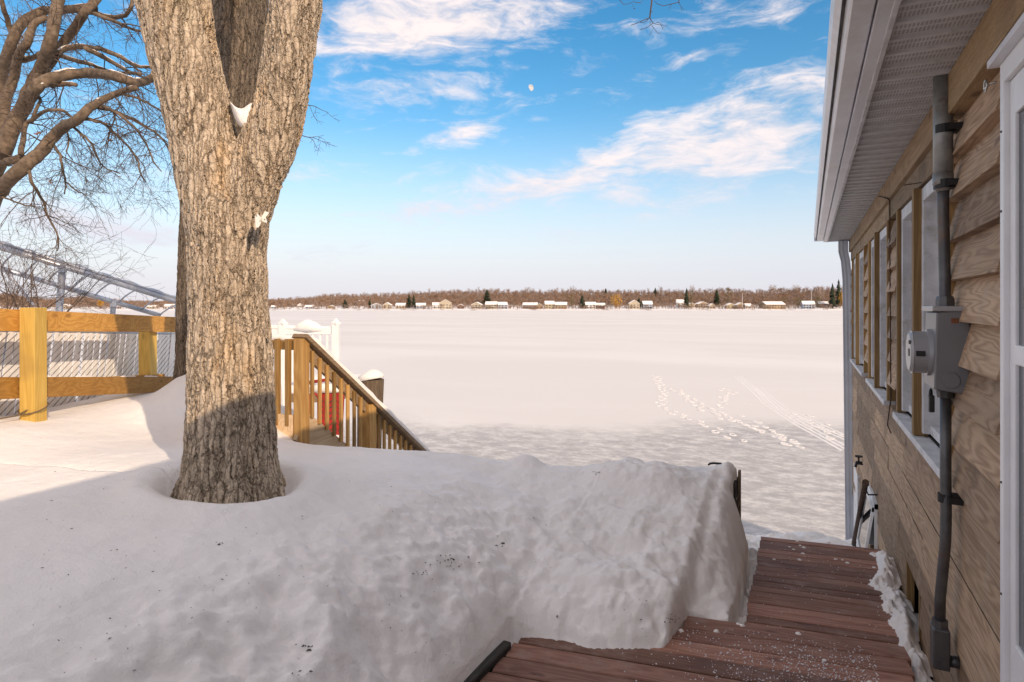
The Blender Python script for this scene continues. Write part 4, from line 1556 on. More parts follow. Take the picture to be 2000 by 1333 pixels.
# snow lying along the wall side of the lower deck
xs2 = np.arange(.36, .60, .008)
ys2 = np.arange(3.45, 5.62, .010)
X2, Y2 = np.meshgrid(xs2, ys2, indexing='ij')
cxl = .50 + .012 * fbm(Y2 * 3, Y2 * 0, 51, 3) - .05 * np.exp(-((Y2 - 4.95) / .10) ** 2) - .02 * np.exp(-((Y2 - 4.75) / .2) ** 2)
wl = .050 + .025 * fbm(Y2 * 5, Y2 * 0 + 3, 52, 3) + .02 * sstep(Y2, 4.2, 4.9)
hgt = .085 * np.exp(-((X2 - cxl) / wl) ** 2) * (.85 + .9 * fbm(X2 * 16, Y2 * 9, 53, 4, .6))
hgt = hgt * sstep(Y2, 3.46, 3.62) * sstep(Y2, 5.61, 5.5)
Z2 = DECK2 - .030 + hgt
sm = MB()
n2x, n2y = X2.shape
sm.v = [(float(a), float(b), float(c)) for a, b, c in zip(X2.ravel(), Y2.ravel(), Z2.ravel())]
keep = hgt > .012
for i in range(n2x - 1):
    for j in range(n2y - 1):
        if keep[i, j] or keep[i + 1, j] or keep[i, j + 1] or keep[i + 1, j + 1]:
            sm.f.append((i * n2y + j, (i + 1) * n2y + j, (i + 1) * n2y + j + 1, i * n2y + j + 1))
me2 = sm.mesh('snow_strip', True)
setp(link('snow_strip', me2, M['snow']), 'lumpy strip of snow between the walkway boards and the wall', 'snow', None, 'stuff')
# ice-melt grains and small crumbs of snow on the boards
gr = MB()


def grain(p, r):
    vs = []
    for d in ((1, 0, 0), (-1, 0, 0), (0, 1, 0), (0, -1, 0), (0, 0, 1), (0, 0, -.6)):
        vs.append(Vector(p) + Vector(d) * r * rnd.uniform(.7, 1.2))
    gr.add(vs, [(0, 2, 4), (2, 1, 4), (1, 3, 4), (3, 0, 4), (2, 0, 5), (1, 2, 5), (3, 1, 5), (0, 3, 5)])


for k in range(1500):
    x = min(.44, .30 - abs(rnd.gauss(0, .42)))
    y = 3.35 + rnd.gauss(0, .22)
    if x < -1.3 or y > 3.72 + x * .12:
        continue
    grain((x, y, DECK1 + .002), rnd.choice((.002, .0025, .003, .0035, .005)))
for k in range(140):
    grain((rnd.uniform(-.32, .42), rnd.uniform(3.9, 5.45), DECK2 + .002), rnd.choice((.002, .003, .004)))
setp(gr.build('ice_melt', M['salt']), 'white grains of ice melt scattered over the deck boards', 'ice melt', None, 'stuff')
crumbs = [(1557, 1058), (1563, 1066), (1570, 1070), (1550, 1074), (1542, 1069), (1512, 1093), (1562, 1094), (1632, 1093), (1645, 1094), (1655, 1100), (1707, 1109), (1618, 1060), (1568, 1082)]
crm = MB()


def crumb(p, r):
    n = 7
    vs = [Vector(p) + Vector((0, 0, r * .55))]
    for k in range(n):
        a = 6.283 * k / n
        vs.append(Vector(p) + Vector((math.cos(a) * r * rnd.uniform(.5, .8), math.sin(a) * r * rnd.uniform(.4, .7), r * .35)))
    for k in range(n):
        a = 6.283 * k / n
        vs.append(Vector(p) + Vector((math.cos(a) * r * rnd.uniform(.9, 1.2), math.sin(a) * r * rnd.uniform(.7, 1.0), -.003)))
    fs = [(0, 1 + k, 1 + (k + 1) % n) for k in range(n)] + [(1 + k, 1 + n + k, 1 + n + (k + 1) % n, 1 + (k + 1) % n) for k in range(n)]
    crm.add(vs, fs)


for px, py in crumbs:
    crumb(onz(px, py, DECK2), rnd.uniform(.010, .019))
for px, py in ((1559, 1238), (1399, 1233), (1330, 1232), (1610, 1290), (1442, 1219), (1450, 1222), (1700, 1333)):
    crumb(onz(px, py, DECK1 if py > 1225 else DECK1), rnd.uniform(.010, .018))
setp(crm.build('snow_crumbs', M['snow'], None, True), 'small crumbs of snow dropped on the deck boards', 'snow', None, 'stuff')

# ------------------------------------------------------------------ the big oak
oak = empty('oak_tree', (TREE1.x, TREE1.y, -1.1), 'massive forked oak trunk with deeply cracked bark standing in the yard snow', 'tree')
T1 = 3.62


def stem(px_list, t):
    return [at(cx, y_, t) for cx, y_, hw in px_list], [hw / F * t for cx, y_, hw in px_list]


tk = MB()
trunk = [(453, 1040, 108), (453, 985, 99), (452, 940, 92), (451, 900, 87), (452, 860, 84), (452, 800, 81), (451, 700, 78), (447, 600, 73), (446, 520, 72), (443, 450, 73), (441, 400, 72)]
lst = [(440, 470, 66), (430, 420, 67), (418, 370, 65), (408, 320, 65), (397, 270, 63), (384, 205, 63), (357, 100, 64), (338, 0, 68), (318, -120, 66), (290, -300, 60), (250, -560, 52), (190, -900, 42)]
rst = [(455, 470, 62), (470, 410, 58), (496, 345, 55), (521, 290, 54), (539, 240, 52), (550, 195, 49), (565, 100, 48), (580, 0, 49), (588, -120, 47), (588, -320, 44), (600, -600, 38), (640, -900, 30)]
web = [(462, 460, 60), (470, 400, 50), (478, 330, 36), (484, 290, 22)]
for L_ in (trunk, lst, rst, web):
    p_, r_ = stem(L_, T1)
    # resample smoothly
    tk.tube(p_, r_, 40)
# root flare
for a in np.linspace(0, 6.283, 8)[:-1]:
    b0 = at(452, 900, T1)
    d_ = Vector((math.cos(a + .3), math.sin(a + .3), 0))
    tk.tube([b0 + d_ * .14, b0 + d_ * .225 + Vector((0, 0, -.15)), b0 + d_ * .32 + Vector((0, 0, -.30))], [.09, .075, .05], 14)
to = tk.build('trunk', M['bark'], oak, True)
rm = to.modifiers.new('remesh', 'REMESH')
rm.mode = 'VOXEL'
rm.voxel_size = .0105
rm.use_smooth_shade = True
sm_ = to.modifiers.new('smooth', 'SMOOTH')
sm_.factor = .6
sm_.iterations = 14


def crinkle(p0, d, length, r0, r1, n, wob, droop):
    pts, rad = [Vector(p0)], [r0]
    d = Vector(d).normalized()
    for k in range(n):
        d = (d + Vector((rnd.uniform(-wob, wob), rnd.uniform(-wob, wob), rnd.uniform(-wob, wob) - droop))).normalized()
        pts.append(pts[-1] + d * (length / n))
        rad.append(r0 + (r1 - r0) * (k + 1) / n)
    return pts, rad


def grow(mb, p0, d, length, r, level, droop=.02, wob=.22, tips=None):
    n = max(4, int(length / .13)) if level > 1 else 5
    n = min(n, 10)
    pts, rad = crinkle(p0, d, length, r, max(r * .35, .0016), n, wob, droop)
    mb.tube(pts, rad, 5 if r > .012 else 3, False)
    if tips is not None and level == 0:
        tips.append(pts[-1])
    if level <= 0:
        return
    nb = rnd.randint(3, 5)
    for k in range(nb):
        f_ = rnd.uniform(.25, 1.0)
        i = min(int(f_ * n), n - 1)
        b = pts[i].lerp(pts[i + 1], rnd.random())
        ax = (pts[i + 1] - pts[i]).normalized()
        side = Vector((rnd.uniform(-1, 1), rnd.uniform(-1, 1), rnd.uniform(-.9, .8))).normalized()
        nd = (ax * .75 + side * .85).normalized()
        grow(mb, b, nd, length * rnd.uniform(.38, .66), max(rad[i] * .62, .0016), level - 1, droop, wob, tips)


# the oak's own limb reaching over the yard, its twigs hanging into view
lm = MB()
base = at(590, -420, T1)
over = [base, at(800, -330, 3.7), at(960, -250, 3.8), at(1110, -160, 3.9), at(1230, -95, 3.95), at(1320, -70, 4.0), at(1420, -90, 4.05)]
lm.tube(over, [.085, .07, .055, .042, .030, .018, .008], 8)
tw = MB()
spots = [((1275, -85), (1269, 35), .0065), ((1235, -90), (1210, 0), .0045), ((1330, -75), (1326, 5), .0045), ((1385, -80), (1372, -4), .003)]
for (a, b, r_) in spots:
    p0, p1 = at(a[0], a[1], 3.96), at(b[0], b[1], 3.96)
    mid = p0.lerp(p1, .5) + Vector((rnd.uniform(-.02, .02), 0, 0))
    tw.tube([p0, mid, p1], [r_, r_ * .85, r_ * .7], 5)
for (pl, r_) in (([(1269, 35), (1250, 43), (1238, 48), (1232, 50)], .0026), ([(1269, 33), (1262, 42), (1256, 45), (1250, 44)], .0020), ([(1269, 35), (1275, 45), (1282, 48), (1296, 50)], .0028),
                 ([(1275, 46), (1264, 54), (1250, 59)], .0022), ([(1273, 50), (1280, 60), (1286, 66), (1290, 64)], .0022), ([(1270, 20), (1270, 38), (1270, 48)], .0016), ([(1270, 20), (1275, 24)], .0015),
                 ([(1210, 0), (1218, 9), (1228, 8), (1240, 2)], .0022), ([(1205, -10), (1210, 0)], .0020), ([(1326, 5), (1312, 8), (1296, 12), (1284, 8), (1278, 2)], .0022), ([(1326, 5), (1330, 14), (1332, 22)], .0018),
                 ([(1332, 14), (1336, 20)], .0014), ([(1240, 5), (1252, 6), (1256, -2)], .002), ([(1312, 8), (1306, 18)], .0015), ([(1282, 44), (1290, 46), (1295, 58)], .0016), ([(1274, 60), (1268, 70)], .0014),
                 ([(1236, 8), (1238, 18)], .0013), ([(1372, -4), (1370, 8)], .0013)):
    tw.tube([at(x_, y_, 3.96 + rnd.uniform(-.01, .01)) for x_, y_ in pl], [r_ * (1 - .45 * k / len(pl)) for k in range(len(pl))], 4)
lm.build('limb', M['twig'], oak, True)
tw.build('twig', M['twigdark'], oak)


def leaf_at(p, s, name='leaf', mat='leaf', parent=None):
    mb = MB()
    u = Vector((rnd.uniform(-1, 1), rnd.uniform(-1, 1), rnd.uniform(-.6, .6))).normalized()
    v = u.cross(Vector((rnd.uniform(-1, 1), rnd.uniform(-1, 1), rnd.uniform(-1, 1)))).normalized()
    n = u.cross(v)
    out = [(-1, 0), (-.6, .32), (-.25, .25), (.05, .45), (.35, .28), (.7, .30), (1, 0), (.7, -.28), (.35, -.30), (.05, -.42), (-.25, -.22), (-.6, -.30)]
    vs = [p + n * (.12 * s)] + [p + u * (a * s) + v * (b * s) + n * (.25 * s * abs(b)) for a, b in out]
    k = len(out)
    mb.add(vs, [(0, 1 + i, 1 + (i + 1) % k) for i in range(k)])
    return mb.build(name, M[mat], parent)


leaf_at(at(1298, 52, 3.96), .018, 'leaf', 'leaf', oak)
leaf_at(at(1239, 17, 3.96), .010, 'leaf', 'leaf', oak)
# upper crown, out of the picture
cr = MB()
for (px, py, d) in ((250, -560, (-.5, .3, .6)), (300, -480, (-.2, .8, .5))):
    grow(cr, at(px, py, T1), d, 1.6, .05, 2, -.02, .2)
cr.build('crown', M['twig'], oak)

# snow caught in the fork
sf = MB()
out = [(447, 195), (453, 203), (461, 210), (470, 213), (477, 211), (485, 204), (496, 198), (496, 212), (494, 230), (493, 246), (491, 259), (484, 254), (473, 252), (464, 244), (457, 230), (452, 214)]
n_ = len(out)
cpx = (474, 230)
ringz = []
for sc_, t_ in ((1.0, 3.66), (1.0, 3.585), (.90, 3.545), (.55, 3.525)):
    ringz.append([at(cpx[0] + (x_ - cpx[0]) * sc_, cpx[1] + (y_ - cpx[1]) * sc_, t_) for x_, y_ in out])
sf.v = [tuple(p) for r in ringz for p in r] + [tuple(at(cpx[0], cpx[1], 3.52))]
for i in range(3):
    for k in range(n_):
        sf.f.append((i * n_ + k, i * n_ + (k + 1) % n_, (i + 1) * n_ + (k + 1) % n_, (i + 1) * n_ + k))
for k in range(n_):
    sf.f.append((3 * n_ + k, 3 * n_ + (k + 1) % n_, 4 * n_))
sf.f.append(tuple(range(n_)))
sco = setp(sf.build('snow_clump', M['snow'], None, True), 'clump of snow lodged in the fork of the oak', 'snow')
ssm = sco.modifiers.new('round', 'SUBSURF')
ssm.levels = ssm.render_levels = 2
# white bracket screwed to the trunk
bk = empty('trunk_bracket', at(510, 430, 3.35), 'white winged bracket screwed to the side of the oak trunk', 'bracket')
tb = 3.352


def plate(pix, t0, t1, name):
    vs = [at(x_, y_, t0) for x_, y_ in pix] + [at(x_, y_, t1) for x_, y_ in pix]
    k = len(pix)
    return bevel(MB().add(vs, [(i, (i + 1) % k, (i + 1) % k + k, i + k) for i in range(k)] + [tuple(range(k)), tuple(range(k, 2 * k))]).build(name, M['bracket'], bk), .0015)


plate([(498, 423), (503, 418), (510, 425), (510, 436), (505, 445), (499, 445)], tb - .030, tb + .075, 'wing')
plate([(510, 425), (518, 413), (526, 416), (519, 425), (522, 434), (520, 436), (511, 433)], tb - .010, tb + .085, 'wing')
for (x_, y_, t_) in ((501, 422, tb - .031), (508, 432, tb - .031), (517, 429, tb - .011)):
    MB().tube([at(x_, y_, t_ + .002), at(x_, y_, t_ - .0015)], .0025, 8).build('screw', M['black'], bk)

# ------------------------------------------------------------------ second trunk behind the oak
T2 = 6.2
tr2 = empty('trunk_tree', (TREE2.x, TREE2.y, -1.1), 'darker second tree trunk rising straight behind the forked oak', 'tree')
t2m = MB()
p_, r_ = stem([(402, 860, 66), (404, 780, 62), (406, 700, 57), (406, 600, 56), (409, 500, 55), (414, 400, 56), (432, 290, 56), (450, 180, 57), (462, 60, 57), (466, -60, 56), (470, -300, 52), (480, -600, 46)], T2)
t2m.tube(p_, r_, 36)
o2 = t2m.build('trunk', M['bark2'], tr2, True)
rm = o2.modifiers.new('remesh', 'REMESH')
rm.mode = 'VOXEL'
rm.voxel_size = .015
rm.use_smooth_shade = True
c2 = MB()
for (px, py, d) in ((470, -300, (.5, .6, .5)), (478, -540, (-.6, .3, .6)), (474, -420, (.2, -.7, .5))):
    grow(c2, at(px, py, T2), d, 1.8, .06, 2, -.02, .2)
for (px, py, d, l_) in ((520, 215, (.35, .3, -.15), .38), (585, 205, (.5, .4, -.1), .30), (590, 265, (.4, .2, -.2), .22)):
    p0 = at(px, py, T2 + .4)
    c2.tube([at(462, py + 20, T2), at(500, py + 5, T2 + .25), p0], [.02, .012, .008], 5)
    grow(c2, p0, d, l_, .006, 2, .05, .3)
c2.build('crown', M['twigdark'], tr2)

# ------------------------------------------------------------------ the neighbour's spreading oak
T3 = 9.6
nb3 = at(-120, 800, T3)
nk = empty('spreading_oak', (nb3.x, nb3.y, -1.2), 'spreading bare oak with snow lined limbs beyond the rail fence', 'tree')
tk3 = MB()
tk3.tube([at(-120, 860, T3), at(-120, 700, T3), at(-110, 560, T3), at(-85, 470, T3), at(-50, 400, T3), at(-20, 345, T3)], [.55, .47, .42, .38, .30, .24], 14)
tk3.build('trunk', M['twig'], nk, True)
limbs = [
    ([(-25, 360), (5, 300), (25, 245), (45, 210), (62, 170), (82, 130), (95, 90), (105, 50), (113, 10), (122, -40), (130, -120)], 15, 9, 0),
    ([(62, 175), (85, 140), (110, 105), (135, 70), (155, 40), (170, 18), (195, -10), (220, -60)], 11, 7, .3),
    ([(5, 300), (35, 235), (55, 195), (72, 170), (95, 155), (130, 147), (170, 143), (205, 146), (235, 152), (262, 162), (285, 158), (305, 148)], 13, 7, -.4),
    ([(-20, 392), (0, 372), (25, 345), (55, 318), (85, 292), (105, 265), (130, 245), (155, 232), (175, 212), (200, 195), (230, 182), (265, 172)], 14, 5, -.8),
    ([(-40, 300), (-12, 220), (0, 160), (12, 115), (25, 75), (45, 45), (75, 25), (110, 20), (150, 18), (185, 15)], 12, 8, .6),
    ([(5, 300), (8, 210), (22, 170), (30, 140), (40, 100), (55, 80), (65, 50), (90, 35)], 11, 6, .2),
    ([(30, 140), (28, 90), (18, 50), (5, 10), (-10, -40)], 6, 4, .4),
    ([(110, 105), (130, 95), (160, 92), (200, 97), (235, 112), (262, 128), (295, 132)], 6, 3, .2),
    ([(165, 93), (195, 108), (225, 125), (250, 140), (275, 145)], 5, 3, .1),
    ([(115, 108), (145, 118), (180, 128), (215, 140), (255, 145)], 5, 2.5, .5),
    ([(150, 20), (180, 25), (215, 35), (245, 30), (258, 10), (255, -10)], 6, 3, .4),
    ([(185, 28), (215, 38), (240, 50), (265, 60), (285, 62)], 4, 2.5, .1),
    ([(-10, 322), (10, 318), (30, 312), (44, 308)], 8, 7, -.2),
    ([(75, 172), (90, 168), (115, 165), (148, 166)], 5, 4, -.6),
    ([(45, 118), (70, 112), (95, 95)], 6, 5, .3),
    ([(40, 300), (46, 270), (52, 242), (70, 230), (95, 215), (125, 218), (142, 230)], 5, 2, -.5),
    ([(60, 240), (75, 205), (78, 190)], 4, 2, -.4),
    ([(155, 232), (180, 235), (205, 243), (225, 262), (250, 285), (268, 310), (272, 335), (285, 355)], 3.4, 1.2, -.7),
    ([(185, 208), (215, 215), (250, 228), (280, 245), (310, 265), (330, 290), (345, 320)], 3.6, 1.2, -.6),
    ([(230, 182), (260, 190), (285, 200), (310, 215), (330, 235)], 3, 1.2, -.5),
    ([(200, 208), (232, 222), (262, 250), (285, 280), (300, 315), (315, 335)], 3, 1.0, -.9),
    ([(55, 325), (60, 350), (72, 372), (85, 395), (92, 420), (105, 445), (114, 470), (112, 490)], 3.2, 1, -.9),
    ([(105, 285), (118, 305), (122, 330), (128, 355), (126, 380)], 3, 1, -.8),
    ([(128, 355), (145, 370), (160, 378), (178, 385)], 1.6, .7, -.8),
    ([(140, 245), (160, 262), (180, 285), (195, 318), (212, 332), (235, 340)], 2.6, .9, -.7),
    ([(130, 252), (135, 275), (130, 295), (142, 312)], 2, .8, -.6),
    ([(0, 385), (20, 390), (50, 402), (78, 405)], 2, .9, -.9),
]
lmb, twg = MB(), MB()
for pl, w0, w1, dz in limbs:
    n = len(pl)
    pts = [at(x_, y_, T3 + dz + .25 * math.sin(i * 1.3 + w0)) for i, (x_, y_) in enumerate(pl)]
    # smooth by subdividing with a little wander
    den, rad = [], []
    for i in range(n - 1):
        p0_, p1_, p2_, p3_ = pts[max(i - 1, 0)], pts[i], pts[i + 1], pts[min(i + 2, n - 1)]
        for q in range(3):
            u = q / 3
            c = .5 * ((2 * p1_) + (p2_ - p0_) * u + (2 * p0_ - 5 * p1_ + 4 * p2_ - p3_) * u * u + (3 * p1_ - p0_ - 3 * p2_ + p3_) * u ** 3)
            den.append(c + Vector((rnd.uniform(-1, 1), rnd.uniform(-1, 1), rnd.uniform(-1, 1))) * .008)
            f_ = (i + u) / (n - 1)
            rad.append((w0 + (w1 - w0) * f_) / F * T3 * rnd.uniform(.94, 1.06))
    den.append(pts[-1])
    rad.append(w1 / F * T3)
    lmb.tube(den, rad, 10 if w0 > 4 else 6)
    # snow along the upper side of the flatter limbs
    if w0 >= 5:
        run = []
        for i in range(len(den)):
            d = den[min(i + 1, len(den) - 1)] - den[max(i - 1, 0)]
            flat = abs(d.z) < .62 * d.length
            if flat and (math.sin(i * .55 + w0) > -.75):
                run.append(i)
            if (not flat or i == len(den) - 1 or not (math.sin(i * .55 + w0) > -.75)) and len(run) > 2:
                sp = [den[k] + Vector((0, 0, rad[k] * .80)) for k in run]
                sr = [rad[k] * .42 * rnd.uniform(.7, 1.2) for k in run]
                sr[0] = sr[-1] = .004
                MB().tube(sp, sr, 7).build('limb_snow', M['snow'], nk, True)
                run = []
    # side branches
    total = len(den)
    cnt = int(total * (.75 if w0 < 4 else .50))
    for k in range(cnt):
        i = rnd.randint(2, total - 2) if w0 < 8 else rnd.randint(int(total * .25), total - 2)
        ax = (den[i + 1] - den[i]).normalized()
        side = Vector((rnd.uniform(-1, 1), rnd.uniform(-1, 1), rnd.uniform(-1, .55))).normalized()
        d = (ax * .7 + side * .9).normalized()
        ln = rnd.uniform(.30, .85)
        grow(twg, den[i], d, ln, min(rad[i] * .5, rnd.uniform(.005, .013)), 2, .05 if dz < -.2 else .0, .30)
lmb.build('limb', M['twig'], nk, True)
twg.build('twigs', M['twigdark'], nk)
for (px, py) in ((70, 262), (98, 355), (232, 345), (216, 275), (75, 260), (228, 20)):
    leaf_at(at(px, py, T3 - .7), .035, 'leaf', 'leaf', nk)

# bare shrub beyond the fence
T4 = 9.2
sb = at(30, 640, T4)
shr = empty('bare_shrub', (sb.x, sb.y, gz(sb.x, sb.y)), 'leafless twiggy shrub poking above the slatted fence', 'shrub')
ss = MB()
for k in range(15):
    b0 = at(rnd.uniform(-40, 75), 640, T4 + rnd.uniform(-.4, .4))
    b0.z = gz(b0.x, b0.y) - .05
    grow(ss, b0, (rnd.uniform(-.35, .45), rnd.uniform(-.3, .3), 1), rnd.uniform(1.3, 1.95), .013, 3, -.015, .16)
ss.build('stems', M['twigdark'], shr)

# ------------------------------------------------------------------ rail fence and slatted chain-link fence
P1 = at(52, 700, 5.0)
PE = at(347, 700, 7.05)
fd = Vector((PE.x - P1.x, PE.y - P1.y, 0)).normalized()
fnrm = Vector((-fd.y, fd.x, 0))             # points away from the camera side
if fnrm.dot(FWD) < 0:
    fnrm = -fnrm
rf_ = empty('rail_fence', (P1.x, P1.y, gz(P1.x, P1.y)), 'new yellow wood rail fence with two boards beside the oak', 'fence')


def post(name, c, wd_, z0, z1, mat, parent):
    ang = math.atan2(fd.y, fd.x)
    m = Matrix.Translation((c.x, c.y, 0)) @ Matrix.Rotation(ang, 4, 'Z')
    return bevel(MB().box(-wd_ / 2, wd_ / 2, -wd_ / 2, wd_ / 2, z0, z1, m).build(name, M[mat], parent), .005, 2)


post('post', P1 - fnrm * .055, .125, -1.35, -.005, 'fence_post', rf_)
P2 = Vector((P1.x, P1.y, 0)).lerp(Vector((PE.x, PE.y, 0)), .845) + fnrm * .135
post('post', P2, .125, -1.5, -.20, 'fence_post', rf_)


def rail(z_near, z_far, h_, name):
    a = P1 - fd * 2.2
    b = PE
    L = (b - a).length
    q = .055
    k0 = z_near + (z_near - z_far) * 2.2 / (PE - P1).length
    A = Vector((a.x, a.y, k0)) + fnrm * (q - .015)
    B = Vector((b.x, b.y, z_far)) + fnrm * (q - .015)
    return bevel(MB().bar(A, B, .04, h_, (0, 0, 1)).build(name, M['fence_rail'], rf_), .004, 2)


rail(-.105, -.195, .168, 'rail')
rail(-.630, -.850, .165, 'rail')
rail2 = MB().bar(Vector((P1.x, P1.y, -.560)) + fnrm * .12 - fd * 2.2 + Vector((0, 0, .10)), Vector((P2.x, P2.y, -.745)) - fnrm * .015 + fd * .2, .10, .04)
bevel(rail2.build('back_rail', M['fence_rail'], rf_), .004)
for f_ in (.12, .33, .62, .8):
    p = P1.lerp(PE, f_)
    zt = -.630 + (-.22) * f_ + .0825
    c = MB()
    tp_ = [p + fd * (k * .035 - .12) + fnrm * .04 for k in range(8)]
    c.tube([Vector((q.x, q.y, zt - .004 - .22 * (k * .035 - .12) / (PE - P1).length)) for k, q in enumerate(tp_)], [.003] + [rnd.uniform(.008, .018) for k in range(6)] + [.003], 8)
    c.build('rail_snow', M['snow'], rf_)
rp = [Vector((P1.x, P1.y, 0)) - fnrm * .055 + (fd * math.cos(a) + fnrm * math.sin(a)) * .094 + Vector((0, 0, gz(P1.x, P1.y) + .09 + .035 * math.cos(a))) for a in np.linspace(0, 6.283, 18)]
rp += [rp[-1] - fd * .25 - Vector((0, 0, .07)), rp[-1] - fd * .7 - Vector((0, 0, .06))]
setp(MB().tube(rp, .006, 6).build('rope', M['stair_rail'], None, True), 'thin rope looped round the foot of the yellow fence post', 'rope')

cf = empty('chain_link_fence', P1 + fnrm * .62 + Vector((0, 0, -1.0)), 'chain link fence filled with white slats behind the rail fence', 'fence')
C0 = Vector((P1.x, P1.y, 0)) + fnrm * .41 - fd * 2.6
CL = 5.6
FT0, FT1 = .065, -.24                       # top edge falls along the run
FB = -1.12


def ftop(s):
    return FT0 + (FT1 - FT0) * s / CL


sl0 = MB()
SLW, TILT = .044, .16
smesh = MB().box(-SLW / 2, SLW / 2, -.003, .003, 0, 1.0).mesh('slat')
smesh.materials.append(M['slat'])
ang = math.atan2(fd.y, fd.x)
ns = int(CL / .046)
for k in range(ns):
    s = k * .046 + rnd.uniform(-.004, .004)
    if rnd.random() < .02:
        continue
    o = link('slat', smesh)
    o.parent = cf
    hgt_ = ftop(s) - FB - rnd.uniform(-.03, .035)
    p = C0 + fd * s
    o.location = Vector((p.x, p.y, FB)) + fnrm * rnd.uniform(-.002, .002) - cf.location
    o.rotation_euler = (rnd.uniform(-.01, .01), TILT + rnd.uniform(-.02, .02), ang)
    o.scale = (1, 1, hgt_)
wm = MB()
sp_ = .085
slope = .70
for k in range(-22, int(CL / sp_) + 4):
    for sg in (1, -1):
        s0 = k * sp_
        a_s, b_s = (s0, s0 + 1.25 / slope) if sg > 0 else (s0 + 1.25 / slope, s0)
        a_s2, b_s2 = max(min(a_s, CL), 0), max(min(b_s, CL), 0)
        if abs(a_s2 - b_s2) < .02:
            continue

        def zz(s):
            f_ = (s - a_s) / (b_s - a_s)
            return FB + 1.25 * f_
        pa, pb = C0 + fd * a_s2, C0 + fd * b_s2
        za, zb_ = zz(a_s2), zz(b_s2)
        lim = min(ftop(a_s2), ftop(b_s2)) - .10
        if za > lim and zb_ > lim:
            continue
        if zb_ > lim:
            f_ = (lim - za) / (zb_ - za)
            pb = pa.lerp(pb, f_)
            zb_ = lim
        side = -fnrm * (.007 if sg > 0 else -.010)
        wm.tube([Vector((pa.x, pa.y, za)) + side, Vector((pb.x, pb.y, zb_)) + side], .0022, 4, False)
wm.build('chain_link_mesh', M['wire'], cf)
MB().tube([Vector((C0.x, C0.y, ftop(0) - .10)), Vector(((C0 + fd * CL).x, (C0 + fd * CL).y, ftop(CL) - .10))], .014, 8).build('top_rail', M['galv'], cf)
for s in (.3, 2.9, 5.55):
    p = C0 + fd * s + fnrm * .03
    MB().tube([(p.x, p.y, -1.3), (p.x, p.y, ftop(s) - .06)], .03, 10).build('post', M['galv'], cf)

# ------------------------------------------------------------------ stairs to the lake with their railing
S0 = at(589, 660, 5.1)
st_root = empty('lake_stairs', (S0.x, S0.y, -1.2), 'weathered wood stair railing with square balusters going down to the lake', 'stairs')
SLOPE = -.735
sx0, sy0 = S0.x, S0.y


def rz(y_):
    return -.262 + SLOPE * (y_ - sy0 - .03)


bevel(MB().box(sx0 - .044, sx0 + .044, sy0 - .044, sy0 + .044, -1.5, -.250).build('newel_post', M['stair_wood'], st_root), .004)
p2y = onx(720, 800, sx0).y
bevel(MB().box(sx0 - .05, sx0 + .05, p2y - .05, p2y + .05, -2.6, rz(p2y) - .02).build('newel_post', M['stair_wood'], st_root), .004)
yend = sy0 + 2.25
bevel(MB().bar((sx0, sy0 - .02, rz(sy0 - .02)), (sx0, yend, rz(yend)), .15, .034, (0, 0, 1)).build('cap_rail', M['stair_rail'], st_root), .004)
bevel(MB().bar((sx0 - .01, sy0 + .05, rz(sy0 + .05) - .075), (sx0 - .01, yend, rz(yend) - .075), .036, .085, (0, 0, 1)).build('top_rail', M['stair_rail'], st_root), .003)
sn = MB()
pp, rr2 = [], []
k = 0
yy = sy0 + .06
while yy < yend:
    pp.append(Vector((sx0 - .012 + rnd.uniform(-.005, .005), yy, rz(yy) + .048)))
    rr2.append(.050 + rnd.uniform(-.004, .006))
    yy += .08
rr2[0] = .012
sn.tube(pp, rr2, 10)
sn.build('rail_snow', M['snow'], st_root, True)
bevel(MB().bar((sx0 - .01, sy0, -.95), (sx0 - .01, yend, -.95 + SLOPE * (yend - sy0)), .04, .24, (0, 0, 1)).build('stringer', M['stringer'], st_root), .004)
nbal = 24
for k in range(nbal):
    yb = sy0 + .095 + k * .088
    if abs(yb - p2y) < .06:
        continue
    zt = rz(yb) - .045
    o = MB().box(sx0 + .012, sx0 + .034, yb - .015, yb + .015, zt - .54, zt).build('baluster', M['stair_wood'], st_root)
    bevel(o, .002, 1)
# flat landing rail running behind the oak
bevel(MB().box(sx0 - 1.1, sx0 - .052, sy0 - .018, sy0 + .018, -.345, -.255).build('landing_rail', M['stair_wood'], st_root), .003)
bevel(MB().box(sx0 - 1.1, sx0 - .052, sy0 - .05, sy0 - .012, -1.20, -.86).build('landing_board', M['stringer'], st_root), .003)
for k in range(9):
    xb = sx0 - .105 - k * .112
    bevel(MB().box(xb - .019, xb + .019, sy0 - .056, sy0 - .018, -.95, -.256).build('baluster', M['stair_wood'], st_root), .002, 1)
lsn = MB()
lsn.tube([(sx0 - 1.1, sy0, -.252), (sx0 - .5, sy0, -.248), (sx0 - .2, sy0, -.250), (sx0 - .06, sy0, -.252)], [.028, .032, .028, .015], 8)
lsn.build('rail_snow', M['snow'], st_root, True)
for k in range(9):
    yt = sy0 + .15 + k * .26
    zt = -1.30 + SLOPE * (yt - sy0) + .05
    MB().box(sx0 - 1.0, sx0 - .035, yt - .13, yt + .13, zt - .04, zt).build('tread', M['stair_rail'], st_root)
    ts_ = MB().box(sx0 - .98, sx0 - .05, yt - .12, yt + .12, zt + .001, zt + .05)
    bevel(ts_.build('tread_snow', M['snow'], st_root), .02, 3)

